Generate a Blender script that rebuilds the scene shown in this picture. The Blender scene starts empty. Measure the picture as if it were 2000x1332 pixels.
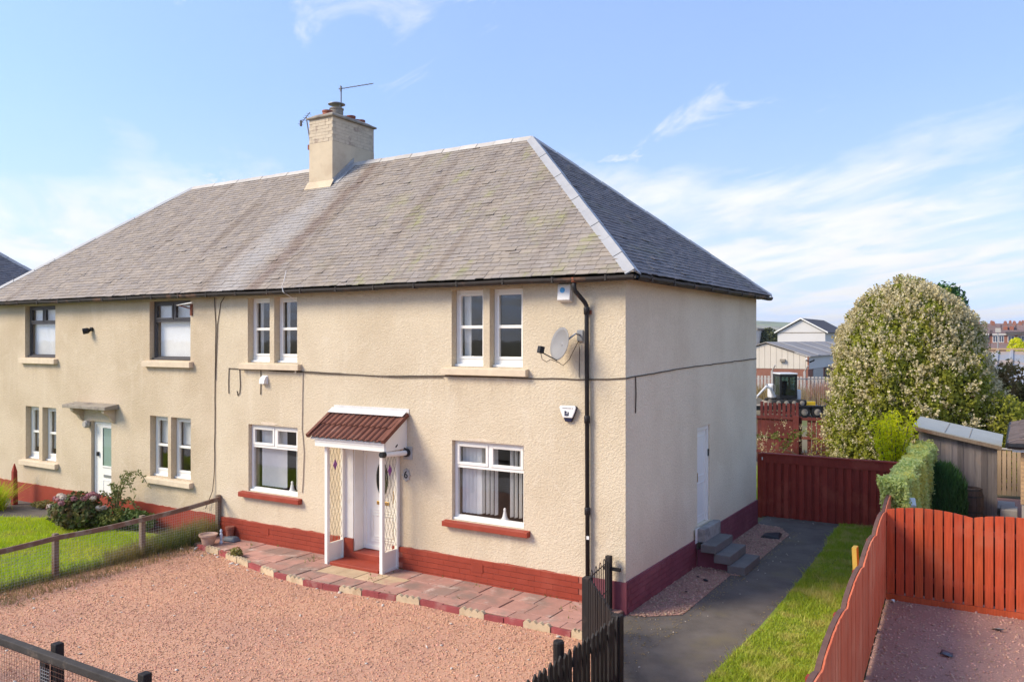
import bpy, bmesh, math, random
import numpy as np
from mathutils import Vector, Matrix
R = math.radians
random.seed(7); rng = np.random.default_rng(7)
SC = bpy.context.scene
COL = SC.collection

# ---------------------------------------------------------------- camera
CAM = (5.21, -11.81, 4.26); YAW = 31.65
cd = bpy.data.cameras.new('camera'); cam = bpy.data.objects.new('camera', cd); COL.objects.link(cam)
cam.location = CAM; cam.rotation_euler = (R(90), 0, R(YAW))
cd.sensor_width = 36; cd.lens = 36*1610/2000; cd.shift_y = -0.001; cd.clip_start = .1; cd.clip_end = 12000
SC.camera = cam

# ---------------------------------------------------------------- light
SUN_AZ, SUN_EL = 46.0, 37.0        # degrees left of the facade normal, elevation
to_sun = Vector((-math.sin(R(SUN_AZ))*math.cos(R(SUN_EL)), -math.cos(R(SUN_AZ))*math.cos(R(SUN_EL)), math.sin(R(SUN_EL))))
sd = bpy.data.lights.new('sun', 'SUN'); sun = bpy.data.objects.new('sun', sd); COL.objects.link(sun)
sd.energy = 1.85; sd.angle = R(24); sd.color = (1, .87, .66)
sun.rotation_euler = to_sun.to_track_quat('Z', 'Y').to_euler()
w = bpy.data.worlds.new('World'); SC.world = w; w.use_nodes = True
SC.view_settings.view_transform = 'Standard'; SC.view_settings.look = 'None'
SC.view_settings.exposure = 1.51; SC.view_settings.gamma = 1.0; SC.view_settings.use_curve_mapping = False

class NT:
    """small node tree helper"""
    def __init__(s, tree): s.t = tree; tree.nodes.clear()
    def n(s, typ, ins=None, **kw):
        nd = s.t.nodes.new(typ)
        for k, v in kw.items(): setattr(nd, k, v)
        for k, v in (ins or {}).items(): s.set(nd.inputs[k], v)
        return nd
    def set(s, sock, v):
        if isinstance(v, bpy.types.NodeSocket): s.t.links.new(v, sock)
        elif isinstance(v, bpy.types.Node): s.t.links.new(v.outputs[0], sock)
        else:
            if isinstance(v, (tuple, list)) and len(v) == 3 and sock.type == 'RGBA': v = (*v, 1)
            sock.default_value = v
    def math(s, op, a, b=0.0, c=None, clamp=False):
        nd = s.n('ShaderNodeMath', operation=op); nd.use_clamp = clamp
        s.set(nd.inputs[0], a); s.set(nd.inputs[1], b)
        if c is not None: s.set(nd.inputs[2], c)
        return nd.outputs[0]
    def mix(s, f, a, b, mode='MIX'):
        nd = s.n('ShaderNodeMix', data_type='RGBA', blend_type=mode)
        s.set(nd.inputs[0], f); s.set(nd.inputs[6], a); s.set(nd.inputs[7], b); return nd.outputs[2]
    def ramp(s, f, lo, hi, o0=0.0, o1=1.0, smooth=True):
        nd = s.n('ShaderNodeMapRange'); nd.interpolation_type = 'SMOOTHSTEP' if smooth else 'LINEAR'
        s.set(nd.inputs[0], f); s.set(nd.inputs[1], lo); s.set(nd.inputs[2], hi); s.set(nd.inputs[3], o0); s.set(nd.inputs[4], o1)
        return nd.outputs[0]
    def noise(s, vec, scale, detail=4, rough=.55, dist=0.0):
        nd = s.n('ShaderNodeTexNoise', {'Scale': scale, 'Detail': detail, 'Roughness': rough, 'Distortion': dist})
        s.set(nd.inputs['Vector'], vec); return nd.outputs[0]
    def vscale(s, vec, sc):
        nd = s.n('ShaderNodeVectorMath', operation='MULTIPLY'); s.set(nd.inputs[0], vec); nd.inputs[1].default_value = sc; return nd.outputs[0]

CLOUD_OFF = (21.3, 14.8, 2)
def build_world():
    T = NT(w.node_tree)
    tc = T.n('ShaderNodeTexCoord'); g = tc.outputs['Generated']
    sky = T.n('ShaderNodeTexSky', sky_type='NISHITA', sun_disc=False)
    sky.sun_elevation = R(SUN_EL); sky.sun_rotation = math.atan2(to_sun.x, to_sun.y)
    sky.altitude = 50; sky.air_density = 1.0; sky.dust_density = .12; sky.ozone_density = 2.6
    sep = T.n('ShaderNodeSeparateXYZ', {'Vector': g}); z = sep.outputs[2]
    zc = T.math('MAXIMUM', z, 0.0)
    T.set(sky.inputs['Vector'], T.n('ShaderNodeCombineXYZ', {'X': sep.outputs[0], 'Y': sep.outputs[1], 'Z': T.math('ADD', T.math('MULTIPLY', zc, .75), .27)}).outputs[0])
    den = T.math('ADD', zc, .13)
    pl = T.n('ShaderNodeCombineXYZ', {'X': T.math('DIVIDE', sep.outputs[0], den), 'Y': T.math('DIVIDE', sep.outputs[1], den), 'Z': 0.0})
    rot = T.n('ShaderNodeVectorRotate', {'Vector': pl, 'Angle': R(38)}, rotation_type='Z_AXIS')
    st = T.vscale(rot.outputs[0], (.6, 1.25, 1))
    off = T.n('ShaderNodeVectorMath', {0: st, 1: CLOUD_OFF}, operation='ADD').outputs[0]
    wisp = T.noise(off, 1.7, 11, .64, .9)
    bank = T.noise(off, .5, 8, .58, .35)
    low = T.ramp(z, .02, .34, 1, 0)                      # cloud cover closes up towards the horizon
    mw = T.ramp(T.math('ADD', T.math('SUBTRACT', wisp, .575), T.math('MULTIPLY', low, .05)), .0, .16)
    mb = T.ramp(T.math('ADD', T.math('SUBTRACT', bank, .575), T.math('MULTIPLY', low, .33)), .0, .24)
    gaps = T.ramp(T.noise(off, 2.4, 8, .6, .4), .34, .62, .45, 1.0)
    m = T.math('MAXIMUM', T.math('MULTIPLY', mw, .72), T.math('MULTIPLY', mb, gaps))
    veil = T.ramp(z, -.02, .30, .45, .10)
    m = T.math('MAXIMUM', m, veil)
    hs = T.n('ShaderNodeHueSaturation', {'Saturation': 1.05, 'Value': 1.0, 'Color': T.mix(1.0, sky.outputs[0], (.90, .845, .87), 'MULTIPLY')})
    cl = T.mix(T.noise(off, 2.6, 6), (2.25, 2.27, 2.28), (2.8, 2.77, 2.65))
    c = T.mix(m, hs.outputs[0], cl)
    bg = T.n('ShaderNodeBackground', {'Color': c, 'Strength': .15})
    T.n('ShaderNodeOutputWorld', {'Surface': bg})
build_world()

# ---------------------------------------------------------------- materials
def island_rand(T):
    g = T.n('ShaderNodeNewGeometry'); o = T.n('ShaderNodeObjectInfo')
    return T.math('FRACT', T.math('ADD', g.outputs['Random Per Island'], T.math('MULTIPLY', o.outputs['Random'], 7.31)))
def material(name, base, rough=.8, var=.12, scale=3., det=5, bump=0., bscale=40., spec=.3, rnd=0., stretch=(1, 1, 1), second=None,
             sscale=.8, slo=.5, shi=.65, metal=0., sstretch=(1, 1, 1), bdist=.01, third=None, tscale=2, tlo=.55, thi=.7, hue=0., coat=0.):
    m = bpy.data.materials.new(name); m.use_nodes = True; T = NT(m.node_tree)
    pos = T.n('ShaderNodeNewGeometry').outputs['Position']
    v = T.vscale(pos, stretch)
    n1 = T.noise(v, scale, det)
    k = T.ramp(n1, .25, .75, 1-var, 1+var, False)
    c = T.mix(1.0, base, T.n('ShaderNodeCombineColor', {0: k, 1: k, 2: k}), 'MULTIPLY')
    if second:
        f = T.ramp(T.noise(T.vscale(pos, sstretch), sscale, 6, .6), slo, shi)
        c = T.mix(f, c, second)
    if third:
        f = T.ramp(T.noise(pos, tscale, 6, .65), tlo, thi)
        c = T.mix(f, c, third)
    if rnd or hue:
        r = island_rand(T)
        c = T.n('ShaderNodeHueSaturation', {'Color': c, 'Value': T.ramp(r, 0, 1, 1-rnd, 1+rnd, False),
                'Hue': T.ramp(T.math('FRACT', T.math('MULTIPLY', r, 13.7)), 0, 1, .5-hue, .5+hue, False)}).outputs[0]
    b = T.n('ShaderNodeBsdfPrincipled', {'Base Color': c, 'Roughness': rough, 'Specular IOR Level': spec, 'Metallic': metal, 'Coat Weight': coat})
    if bump:
        h = T.noise(T.vscale(pos, stretch), bscale, 4, .6)
        bn = T.n('ShaderNodeBump', {'Height': h, 'Strength': bump, 'Distance': bdist}); T.set(b.inputs['Normal'], bn.outputs[0])
    T.n('ShaderNodeOutputMaterial', {'Surface': b})
    return m
def leaf_mat(name, c0, c1, trans=.35, rough=.6, patch=None, pscale=1.2):
    m = bpy.data.materials.new(name); m.use_nodes = True; T = NT(m.node_tree)
    pos = T.n('ShaderNodeNewGeometry').outputs['Position']
    c = T.mix(island_rand(T), c0, c1)
    if patch: c = T.mix(T.ramp(T.noise(pos, pscale, 4), .45, .65), c, patch)
    b = T.n('ShaderNodeBsdfPrincipled', {'Base Color': c, 'Roughness': rough, 'Specular IOR Level': .25})
    t = T.n('ShaderNodeBsdfTranslucent', {'Color': c})
    mx = T.n('ShaderNodeMixShader', {0: trans, 1: b.outputs[0], 2: t.outputs[0]})
    T.n('ShaderNodeOutputMaterial', {'Surface': mx.outputs[0]})
    return m
def harl_mat(name, base, dirt, patch, runs=()):
    m = bpy.data.materials.new(name); m.use_nodes = True; T = NT(m.node_tree)
    pos = T.n('ShaderNodeNewGeometry').outputs['Position']
    big = T.noise(pos, .7, 6, .6); mid = T.noise(pos, 4, 5, .6)
    streak = T.noise(T.vscale(pos, (3.2, 3.2, .35)), 1.3, 5, .6)
    fine = T.noise(pos, 26, 5, .65)
    c = T.mix(T.ramp(big, .35, .7), base, dirt)
    c = T.mix(T.math('MULTIPLY', T.ramp(streak, .52, .74), .28), c, patch)
    c = T.mix(T.math('MULTIPLY', T.ramp(mid, .55, .75), .35), c, dirt)
    k = T.ramp(fine, .25, .75, .86, 1.1, False)
    c = T.mix(1.0, c, T.n('ShaderNodeCombineColor', {0: k, 1: k, 2: k}), 'MULTIPLY')
    wv = T.n('ShaderNodeVectorMath', {0: pos, 1: T.n('ShaderNodeVectorMath', {0: T.n('ShaderNodeTexNoise', {'Vector': pos, 'Scale': 1.4, 'Detail': 4.0}).outputs[1], 1: (.5, .5, .5)}, operation='MULTIPLY').outputs[0]}, operation='ADD').outputs[0]
    ck = T.n('ShaderNodeTexVoronoi', {'Vector': T.vscale(wv, (.55, .55, .42)), 'Scale': 1.0}, feature='DISTANCE_TO_EDGE')
    c = T.mix(T.math('MULTIPLY', T.ramp(ck.outputs['Distance'], .004, .022, 1, 0), T.ramp(mid, .42, .66, .0, .32)), c, patch)
    xz = T.n('ShaderNodeSeparateXYZ', {'Vector': pos}); run_n = T.noise(T.vscale(pos, (5, 5, .5)), 1.0, 6, .7)
    for (xa, xb, zs, dp_) in runs:
        mx = T.math('MULTIPLY', T.ramp(xz.outputs[0], xa-.05, xa+.03), T.ramp(xz.outputs[0], xb-.03, xb+.05, 1, 0))
        mz = T.math('MULTIPLY', T.ramp(xz.outputs[2], zs-dp_, zs), T.math('LESS_THAN', xz.outputs[2], zs+.01))
        c = T.mix(T.math('MULTIPLY', T.math('MULTIPLY', mx, mz), T.ramp(run_n, .45, .75, 0, .42)), c, (.40, .31, .21))
    pits = T.ramp(T.noise(pos, 17, 2, .5), .70, .76)
    c = T.mix(T.math('MULTIPLY', pits, .35), c, (.2, .15, .1))
    b = T.n('ShaderNodeBsdfPrincipled', {'Base Color': c, 'Roughness': .92, 'Specular IOR Level': .12})
    vo = T.n('ShaderNodeTexVoronoi', {'Scale': 34, 'Randomness': 1.0}, feature='F1'); T.set(vo.inputs['Vector'], T.n('ShaderNodeVectorMath', {0: pos, 1: T.n('ShaderNodeVectorMath', {0: T.n('ShaderNodeTexNoise', {'Vector': pos, 'Scale': 9}).outputs[1], 1: (.12, .12, .12)}, operation='MULTIPLY').outputs[0]}, operation='ADD').outputs[0])
    h = T.math('ADD', T.math('MULTIPLY', vo.outputs['Distance'], 1.3), T.noise(pos, 20, 6, .7))
    bn = T.n('ShaderNodeBump', {'Height': h, 'Strength': .42, 'Distance': .014}); T.set(b.inputs['Normal'], bn.outputs[0])
    T.n('ShaderNodeOutputMaterial', {'Surface': b}); return m
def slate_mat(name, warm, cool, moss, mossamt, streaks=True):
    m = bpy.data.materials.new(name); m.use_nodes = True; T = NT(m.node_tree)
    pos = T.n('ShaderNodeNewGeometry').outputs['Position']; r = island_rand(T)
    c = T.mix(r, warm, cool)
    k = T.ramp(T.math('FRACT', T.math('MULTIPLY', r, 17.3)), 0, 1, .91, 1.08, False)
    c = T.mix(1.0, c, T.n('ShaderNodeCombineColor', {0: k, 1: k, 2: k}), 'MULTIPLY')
    x = T.n('ShaderNodeSeparateXYZ', {'Vector': pos})
    if streaks:
        # runs of rust and lime washed down the slope from chimney and ridge
        sv = T.n('ShaderNodeCombineXYZ', {'X': x.outputs[0], 'Y': T.math('MULTIPLY', x.outputs[2], .12), 'Z': 0.0}).outputs[0]
        s1 = T.noise(sv, 1.9, 6, .6); s2 = T.noise(sv, 1.1, 4, .55)
        c = T.mix(T.math('MULTIPLY', T.ramp(s1, .52, .68), .42), c, (.16, .115, .085))
        c = T.mix(T.math('MULTIPLY', T.ramp(s2, .56, .72), .4), c, (.42, .37, .33))
        lime = T.math('MULTIPLY', T.ramp(T.math('ABSOLUTE', T.math('ADD', x.outputs[0], T.math('MULTIPLY', T.math('SUBTRACT', T.noise(pos, 1.5, 4), .5), .9), 0.0), 0.0), 0, 1), 1.0)
        dx = T.math('ABSOLUTE', T.math('ADD', T.math('ADD', x.outputs[0], 9.05), T.math('MULTIPLY', T.math('SUBTRACT', T.noise(pos, 1.2, 4), .5), 1.2)))
        c = T.mix(T.math('MULTIPLY', T.ramp(dx, .1, .75, 1, 0), .38), c, (.44, .43, .42))
        dx2 = T.math('ABSOLUTE', T.math('ADD', T.math('ADD', x.outputs[0], 8.15), T.math('MULTIPLY', T.math('SUBTRACT', T.noise(pos, 2.2, 4), .5), .5)))
        c = T.mix(T.math('MULTIPLY', T.ramp(dx2, .05, .3, 1, 0), .55), c, (.17, .11, .085))
    mo = T.math('MULTIPLY', T.ramp(T.noise(T.vscale(pos, (1.6, .8, .8)), .9, 6, .65), .5, .68), mossamt)
    east = T.ramp(x.outputs[0], -9.0, -3.5) if streaks else 1.0
    pr = T.ramp(T.math('FRACT', T.math('MULTIPLY', r, 5.9)), .25, .9, .25, 1.0)
    c = T.mix(T.math('MULTIPLY', T.math('MULTIPLY', mo, east), pr), c, moss)
    k2 = T.ramp(T.noise(pos, 14, 5, .65), .25, .75, .88, 1.1, False)
    c = T.mix(1.0, c, T.n('ShaderNodeCombineColor', {0: k2, 1: k2, 2: k2}), 'MULTIPLY')
    b = T.n('ShaderNodeBsdfPrincipled', {'Base Color': c, 'Roughness': .8, 'Specular IOR Level': .2})
    bn = T.n('ShaderNodeBump', {'Height': T.noise(pos, 30, 4), 'Strength': .3, 'Distance': .006}); T.set(b.inputs['Normal'], bn.outputs[0])
    T.n('ShaderNodeOutputMaterial', {'Surface': b}); return m
def glass_mat(name, tint=(1, 1, 1), refl=1.0):
    m = bpy.data.materials.new(name); m.use_nodes = True; T = NT(m.node_tree)
    pos = T.n('ShaderNodeNewGeometry').outputs['Position']
    bn = T.n('ShaderNodeBump', {'Height': T.noise(pos, 2.2, 2), 'Strength': .04, 'Distance': .02})
    bf_ = T.n('ShaderNodeNewGeometry').outputs['Backfacing']; fr = T.n('ShaderNodeFresnel', {'IOR': T.ramp(bf_, 0, 1, 1.6, .625, False)})
    tr = T.n('ShaderNodeBsdfTransparent', {'Color': tint}); gl = T.n('ShaderNodeBsdfGlossy', {'Roughness': .02, 'Normal': bn.outputs[0]})
    mx = T.n('ShaderNodeMixShader', {0: T.math('MULTIPLY', fr.outputs[0], refl), 1: tr.outputs[0], 2: gl.outputs[0]})
    T.n('ShaderNodeOutputMaterial', {'Surface': mx.outputs[0]}); return m

M = {}
M['harl'] = harl_mat('harling', (.655, .555, .405), (.575, .475, .335), (.725, .635, .495), runs=[(-3.5, -1.72, .99, .5), (-3.5, -1.72, 3.65, .9), (-8.78, -6.98, 3.65, .8), (-8.78, -6.98, .99, .5), (-4.36, -4.2, 2.9, 1.6)])
M['harl_side_lifted'] = harl_mat('harling_gable_lifted', (.77, .67, .505), (.69, .585, .43), (.81, .725, .565))  # greyer, paler gable harling, lightened further to make up for the wall's shade
M['harl_left'] = harl_mat('harling_left', (.61, .50, .36), (.52, .415, .285), (.69, .59, .45), runs=[(-17.4, -15.6, 3.64, .8), (-12.1, -10.3, 3.64, .8), (-12, -10.3, .98, .5)])
M['stone_sill'] = material('painted_stone', (.66, .54, .39), .85, .1, 6, bump=.15, bscale=60)
M['red_paint'] = material('red_masonry_paint', (.285, .046, .024), .55, .1, 4, bump=.12, bscale=50, rnd=.03, second=(.32, .065, .038), sscale=2, slo=.5, shi=.8)
M['red_joint'] = material('red_painted_joint', (.40, .13, .085), .7, .15, 5)
M['purple'] = material('maroon_masonry_paint', (.20, .055, .075), .55, .14, 3, bump=.12, bscale=40, rnd=.06, second=(.27, .09, .11), sscale=1.2, slo=.45, shi=.75)
M['white'] = material('white_upvc', (.82, .80, .745), .35, .02, 3, spec=.45)
M['cement'] = material('cement', (.66, .55, .42), .95, .15, 14, bump=.4)
M['white_wall'] = material('white_masonry', (.78, .77, .74), .8, .05, 5, bump=.25, bscale=35, second=(.66, .62, .56), sscale=3, slo=.6, shi=.8)
M['grey_upvc'] = material('grey_upvc', (.075, .068, .068), .4, .05, 5)
M['glass'] = glass_mat('glass'); M['glass2'] = glass_mat('porch_glass', (.97, .95, .90), .8); M['glass_dark'] = glass_mat('dark_glass', (.55, .66, .64), 1.2)
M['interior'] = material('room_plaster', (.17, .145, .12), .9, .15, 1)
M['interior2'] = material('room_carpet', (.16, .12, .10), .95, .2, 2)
M['blind'] = material('blind_fabric', (.80, .80, .78), .8, .04, 8)
M['curtain'] = material('curtain', (.66, .66, .62), .9, .06, 8)
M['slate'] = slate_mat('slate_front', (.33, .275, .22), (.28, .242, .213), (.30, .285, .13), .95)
M['slate_shaded'] = slate_mat('slate_gable_shaded', (.135, .13, .14), (.18, .17, .18), (.15, .155, .12), .6, False)  # darker copy of the front slates, shade of the gable slope in the colour
M['zinc'] = material('zinc_capping', (.36, .355, .35), .5, .08, 4, spec=.5, second=(.36, .34, .32), sscale=3, slo=.55, shi=.75)
M['ridge'] = material('ridge_tile', (.50, .46, .41), .8, .12, 4, rnd=.1)
M['gutter'] = material('cast_iron', (.035, .028, .024), .6, .25, 6, second=(.14, .075, .045), sscale=2.2, slo=.56, shi=.7, bump=.2)
M['pipe'] = material('black_pipe', (.022, .020, .020), .5, .25, 8, second=(.10, .05, .035), sscale=3, slo=.66, shi=.75)
M['rust'] = material('rusty_iron', (.22, .07, .035), .8, .3, 20)
M['porch_tile'] = material('clay_tile', (.165, .062, .042), .75, .15, 10, rnd=.12, bump=.2, second=(.24, .12, .09), sscale=4, slo=.55, shi=.75, third=(.5, .45, .4), tscale=20, tlo=.74, thi=.78)
M['lead'] = material('flashing', (.70, .68, .65), .6, .12, 6)
M['render_ch'] = material('chimney_render', (.62, .51, .36), .9, .1, 3, bump=.25, bscale=40, second=(.54, .43, .30), sscale=1.5)
M['brick_ch'] = material('flaking_painted_brick', (.60, .50, .37), .9, .1, 6, rnd=.04, bump=.4, bscale=40, second=(.40, .31, .24), sscale=4, slo=.54, shi=.66)
M['mortar_ch'] = material('chimney_mortar', (.52, .43, .32), .95, .2, 10, bump=.4)
M['cope'] = material('weathered_concrete', (.30, .26, .21), .9, .2, 5, bump=.3, second=(.13, .11, .10), sscale=3, slo=.5, shi=.7)
M['potclay'] = material('chimney_pot_clay', (.30, .105, .065), .8, .2, 8)
M['steel'] = material('galvanised_steel', (.36, .36, .36), .45, .1, 6, metal=.7)
M['alu'] = material('aerial_metal', (.22, .21, .21), .5, .1, 6, metal=.4)
M['cable'] = material('cable', (.09, .065, .045), .7, .2, 5)
M['cablew'] = material('pale_cable', (.45, .38, .30), .7, .1, 5)
M['dish'] = material('dish_grey', (.24, .235, .235), .55, .06, 6)
M['black'] = material('black_plastic', (.015, .015, .016), .45, .1, 5)
M['plastic'] = material('white_plastic', (.78, .77, .75), .4, .03, 5)
M['navy'] = material('dark_plastic', (.02, .02, .05), .35, .05, 5)
M['blue'] = material('blue_print', (.10, .38, .68), .5, .03, 5)
M['plaque'] = material('plaque_stone', (.40, .385, .36), .8, .15, 20, bump=.3)
M['brass'] = material('brass', (.62, .40, .14), .3, .1, 8, metal=.8)
M['purple_glass'] = material('violet_glass', (.33, .12, .36), .3, .1, 5)
M['leading'] = material('lead_strip', (.20, .17, .14), .5, .1, 5)
M['slab'] = material('pink_paving', (.42, .225, .175), .88, .14, 5, bump=.3, bscale=45, rnd=.14, second=(.29, .19, .15), sscale=1.6, slo=.46, shi=.62, third=(.52, .40, .33), tscale=3, tlo=.56, thi=.72)
M['slab_buff'] = material('buff_paving', (.50, .36, .22), .88, .14, 5, bump=.3, rnd=.1, second=(.44, .24, .18), sscale=3)
M['joint'] = material('paving_bedding', (.17, .12, .085), .95, .25, 14, bump=.4)
M['edge_red'] = material('edging_red', (.29, .065, .065), .8, .18, 6, bump=.2, rnd=.12, second=(.36, .15, .13), sscale=4)
M['edge_cream'] = material('edging_cream', (.56, .44, .285), .85, .2, 8, bump=.25, rnd=.08, second=(.42, .31, .19), sscale=4)
M['gravel'] = material('pink_gravel', (.545, .295, .185), .95, .26, 34, 8, bump=.6, bscale=70, bdist=.014, second=(.46, .245, .165), sscale=.7, slo=.4, shi=.7, third=(.63, .39, .29), tscale=24, tlo=.52, thi=.68)
M['stones'] = material('gravel_chips', (.62, .34, .215), .9, .12, 2, rnd=.24, hue=.018, second=(.50, .275, .19), sscale=.6, slo=.45, shi=.7)
M['pale_stone'] = material('pale_stone', (.56, .50, .43), .85, .2, 12, rnd=.2, bump=.3)
M['asphalt'] = material('asphalt', (.122, .104, .088), .9, .34, 2.2, 8, bump=.5, bscale=120, third=(.15, .14, .13), tscale=55, tlo=.55, thi=.7, second=(.15, .125, .08), sscale=.9, slo=.5, shi=.75)
M['soil'] = material('soil', (.09, .06, .04), .95, .3, 12, bump=.6)
M['gravel_drive'] = material('drive_gravel', (.44, .25, .195), .95, .28, 30, 8, bump=1.0, bscale=60, bdist=.025, second=(.37, .20, .16), sscale=.9, slo=.4, shi=.7, third=(.44, .25, .2), tscale=22, tlo=.55, thi=.7)
M['stones_drive'] = material('drive_chips', (.50, .29, .22), .9, .12, 2, rnd=.3, hue=.02)
M['stones_side'] = material('side_chips', (.42, .28, .21), .9, .15, 2, rnd=.32, hue=.02)
M['earth_grass'] = material('lawn_base', (.18, .24, .025), .95, .3, 6, bump=.5, bscale=60, second=(.165, .155, .035), sscale=1.3, slo=.45, shi=.7)
M['blade'] = leaf_mat('grass_blade', (.33, .46, .010), (.50, .60, .02), .45, .55, patch=(.55, .58, .04), pscale=1.1)
M['blade_right'] = leaf_mat('grass_blade_path', (.27, .38, .025), (.47, .54, .05), .4, .55, patch=(.56, .52, .14), pscale=2.2)
M['dry'] = leaf_mat('dry_grass', (.26, .18, .07), (.36, .27, .12), .3)
M['weed'] = leaf_mat('weed_leaf', (.09, .13, .025), (.22, .23, .055), .35, patch=(.28, .23, .07))
M['leaf'] = leaf_mat('shrub_leaf', (.055, .10, .022), (.12, .17, .04), .3)
M['leaf_hyd'] = leaf_mat('hydrangea_leaf', (.06, .10, .025), (.14, .15, .045), .25, patch=(.16, .10, .04), pscale=5)
M['vine'] = leaf_mat('vine_leaf', (.17, .205, .02), (.38, .39, .05), .45, patch=(.34, .33, .04))
M['vine_fl'] = leaf_mat('vine_blossom', (.62, .53, .31), (.78, .70, .46), .3, patch=(.52, .44, .22), pscale=2.4)
M['gold'] = leaf_mat('golden_leaf', (.58, .64, .01), (.92, .86, .02), .55)
M['variegated'] = leaf_mat('variegated_leaf', (.48, .58, .16), (.78, .82, .34), .45, patch=(.72, .68, .16), pscale=1.8)
M['conifer'] = leaf_mat('conifer_spray', (.028, .08, .02), (.065, .16, .04), .2)
M['rear_leaf'] = leaf_mat('rear_leaf', (.10, .11, .025), (.24, .20, .06), .4, patch=(.26, .17, .07), pscale=1.5)
M['far_leaf'] = leaf_mat('far_tree_leaf', (.05, .07, .03), (.11, .12, .05), .25)
M['bark'] = material('bark', (.09, .065, .045), .95, .3, 8, bump=.6, stretch=(1, 1, .3))
M['stem'] = material('green_stem', (.16, .14, .06), .8, .2, 8)
M['core'] = material('foliage_shade_fill', (.05, .055, .02), .95, .3, 5)  # dark filler solid blocking see-through, shade inside the foliage put into its colour
M['wood_old'] = material('weathered_timber', (.21, .155, .11), .9, .22, 5, bump=.35, bscale=20, stretch=(6, 6, .6), rnd=.12, second=(.15, .08, .05), sscale=1.5)
M['wood_rail'] = material('weathered_rail', (.17, .105, .075), .9, .25, 6, bump=.35, bscale=16, stretch=(5, .7, 5), second=(.24, .20, .16), sscale=4)
M['black_wood'] = material('black_fence_paint', (.020, .017, .016), .7, .25, 6, bump=.3, bscale=14, stretch=(5, 5, .7), rnd=.25, second=(.05, .035, .03), sscale=5, slo=.6, shi=.75)
M['black_top'] = material('worn_black_rail', (.045, .038, .033), .75, .3, 5, bump=.3, second=(.11, .085, .065), sscale=6, slo=.58, shi=.72)
M['wire'] = material('wire', (.40, .39, .38), .5, .1, 9, metal=.3)
M['wire_red'] = material('rusty_wire', (.17, .085, .06), .7, .3, 9)
M['fence_red'] = material('red_fence_stain', (.45, .066, .021), .75, .26, 6, bump=.3, bscale=14, stretch=(7, 7, .5), rnd=.10, hue=.003, second=(.48, .10, .045), sscale=2, slo=.45, shi=.75)
M['fence_side'] = material('lifted_red_stain', (.66, .145, .06), .8, .16, 7, bump=.35, bscale=14, stretch=(7, 7, .45), rnd=.08, second=(.72, .24, .12), sscale=1.4, slo=.4, shi=.75)  # red stain brightened in colour because this fence face is turned from the sun
M['fence_dark'] = material('dark_red_stain', (.27, .036, .022), .7, .25, 6, bump=.3, bscale=14, stretch=(7, 7, .6), rnd=.14, second=(.33, .06, .036), sscale=2)
M['fence_brown'] = material('brown_rail', (.15, .075, .055), .8, .2, 6, bump=.3)
M['fence_rear'] = material('rear_red_stain', (.11, .023, .02), .8, .2, 6, rnd=.15, second=(.16, .045, .035), sscale=1)
M['shed'] = material('grey_shed_board', (.20, .17, .16), .9, .22, 5, bump=.35, bscale=14, stretch=(8, 8, .5), rnd=.32, hue=.01, second=(.26, .19, .155), sscale=1.8, slo=.5, shi=.75)
M['felt'] = material('grey_roof_felt', (.34, .355, .34), .9, .07, 3, bump=.2)
M['tan_fence'] = material('tan_fence_board', (.44, .31, .19), .85, .15, 5, bump=.3, stretch=(8, 8, .5), rnd=.12)
M['barrel'] = material('barrel_oak', (.085, .06, .052), .85, .2, 5, rnd=.15, bump=.3, stretch=(6, 6, .7))
M['hoop'] = material('barrel_hoop', (.045, .04, .042), .6, .2, 6)
M['conc'] = material('step_concrete', (.155, .145, .135), .8, .16, 4, bump=.2, second=(.19, .19, .19), sscale=3, slo=.5, shi=.8)
M['conc_mid'] = material('stained_concrete', (.33, .315, .29), .9, .22, 5, bump=.3, second=(.22, .21, .2), sscale=3)
M['conc_pale'] = material('pale_concrete', (.42, .39, .36), .9, .16, 5, bump=.3)
M['garage_brick'] = material('buff_brick', (.52, .33, .17), .9, .12, 4, rnd=.14, bump=.2)
M['mortar'] = material('mortar', (.42, .36, .29), .95, .1, 10)
M['brown_tile'] = material('brown_roof_tile', (.13, .095, .08), .8, .18, 4, rnd=.15)
M['terracotta'] = material('plastic_terracotta', (.52, .35, .26), .7, .1, 6, second=(.45, .28, .20), sscale=6)
M['bluestone'] = material('painted_ornament', (.46, .52, .60), .6, .2, 20)
M['bag'] = material('grey_sheet', (.10, .115, .135), .5, .25, 8)
M['yellow'] = material('yellow_board', (.75, .50, .10), .7, .1, 4)
M['petal_pink'] = leaf_mat('petal_pink', (.30, .09, .13), (.46, .24, .24), .25)
M['petal_white'] = leaf_mat('petal_cream', (.55, .45, .37), (.68, .58, .48), .25)
M['clad'] = material('cream_cladding', (.62, .56, .47), .7, .06, 1, rnd=.03)
M['whitebld'] = material('white_render', (.62, .60, .58), .85, .05, .5)
M['darkslate'] = material('far_slate', (.075, .068, .072), .8, .15, 1)
M['farroof'] = material('grey_sheet_roof', (.27, .245, .225), .7, .1, .6, second=(.33, .30, .27), sscale=.5)
M['corr'] = material('corrugated_steel', (.28, .29, .31), .5, .08, .8, second=(.38, .28, .20), sscale=.35, slo=.5, shi=.62)
M['farbrick'] = material('far_brick', (.26, .115, .08), .9, .14, 1.5, rnd=.1)
M['fartile'] = material('far_roof_tile', (.17, .115, .105), .85, .15, .8, rnd=.15)
M['farwin'] = material('far_window_glass', (.06, .075, .11), .15, .1, 2, spec=.6)
M['solar'] = material('solar_panel', (.035, .045, .12), .2, .1, 3, spec=.6)
M['hill'] = material('hill_fields', (.20, .235, .10), .95, .25, .004, second=(.27, .25, .15), sscale=.006, slo=.5, shi=.55, third=(.07, .09, .05), tscale=.009, tlo=.56, thi=.6)
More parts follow.
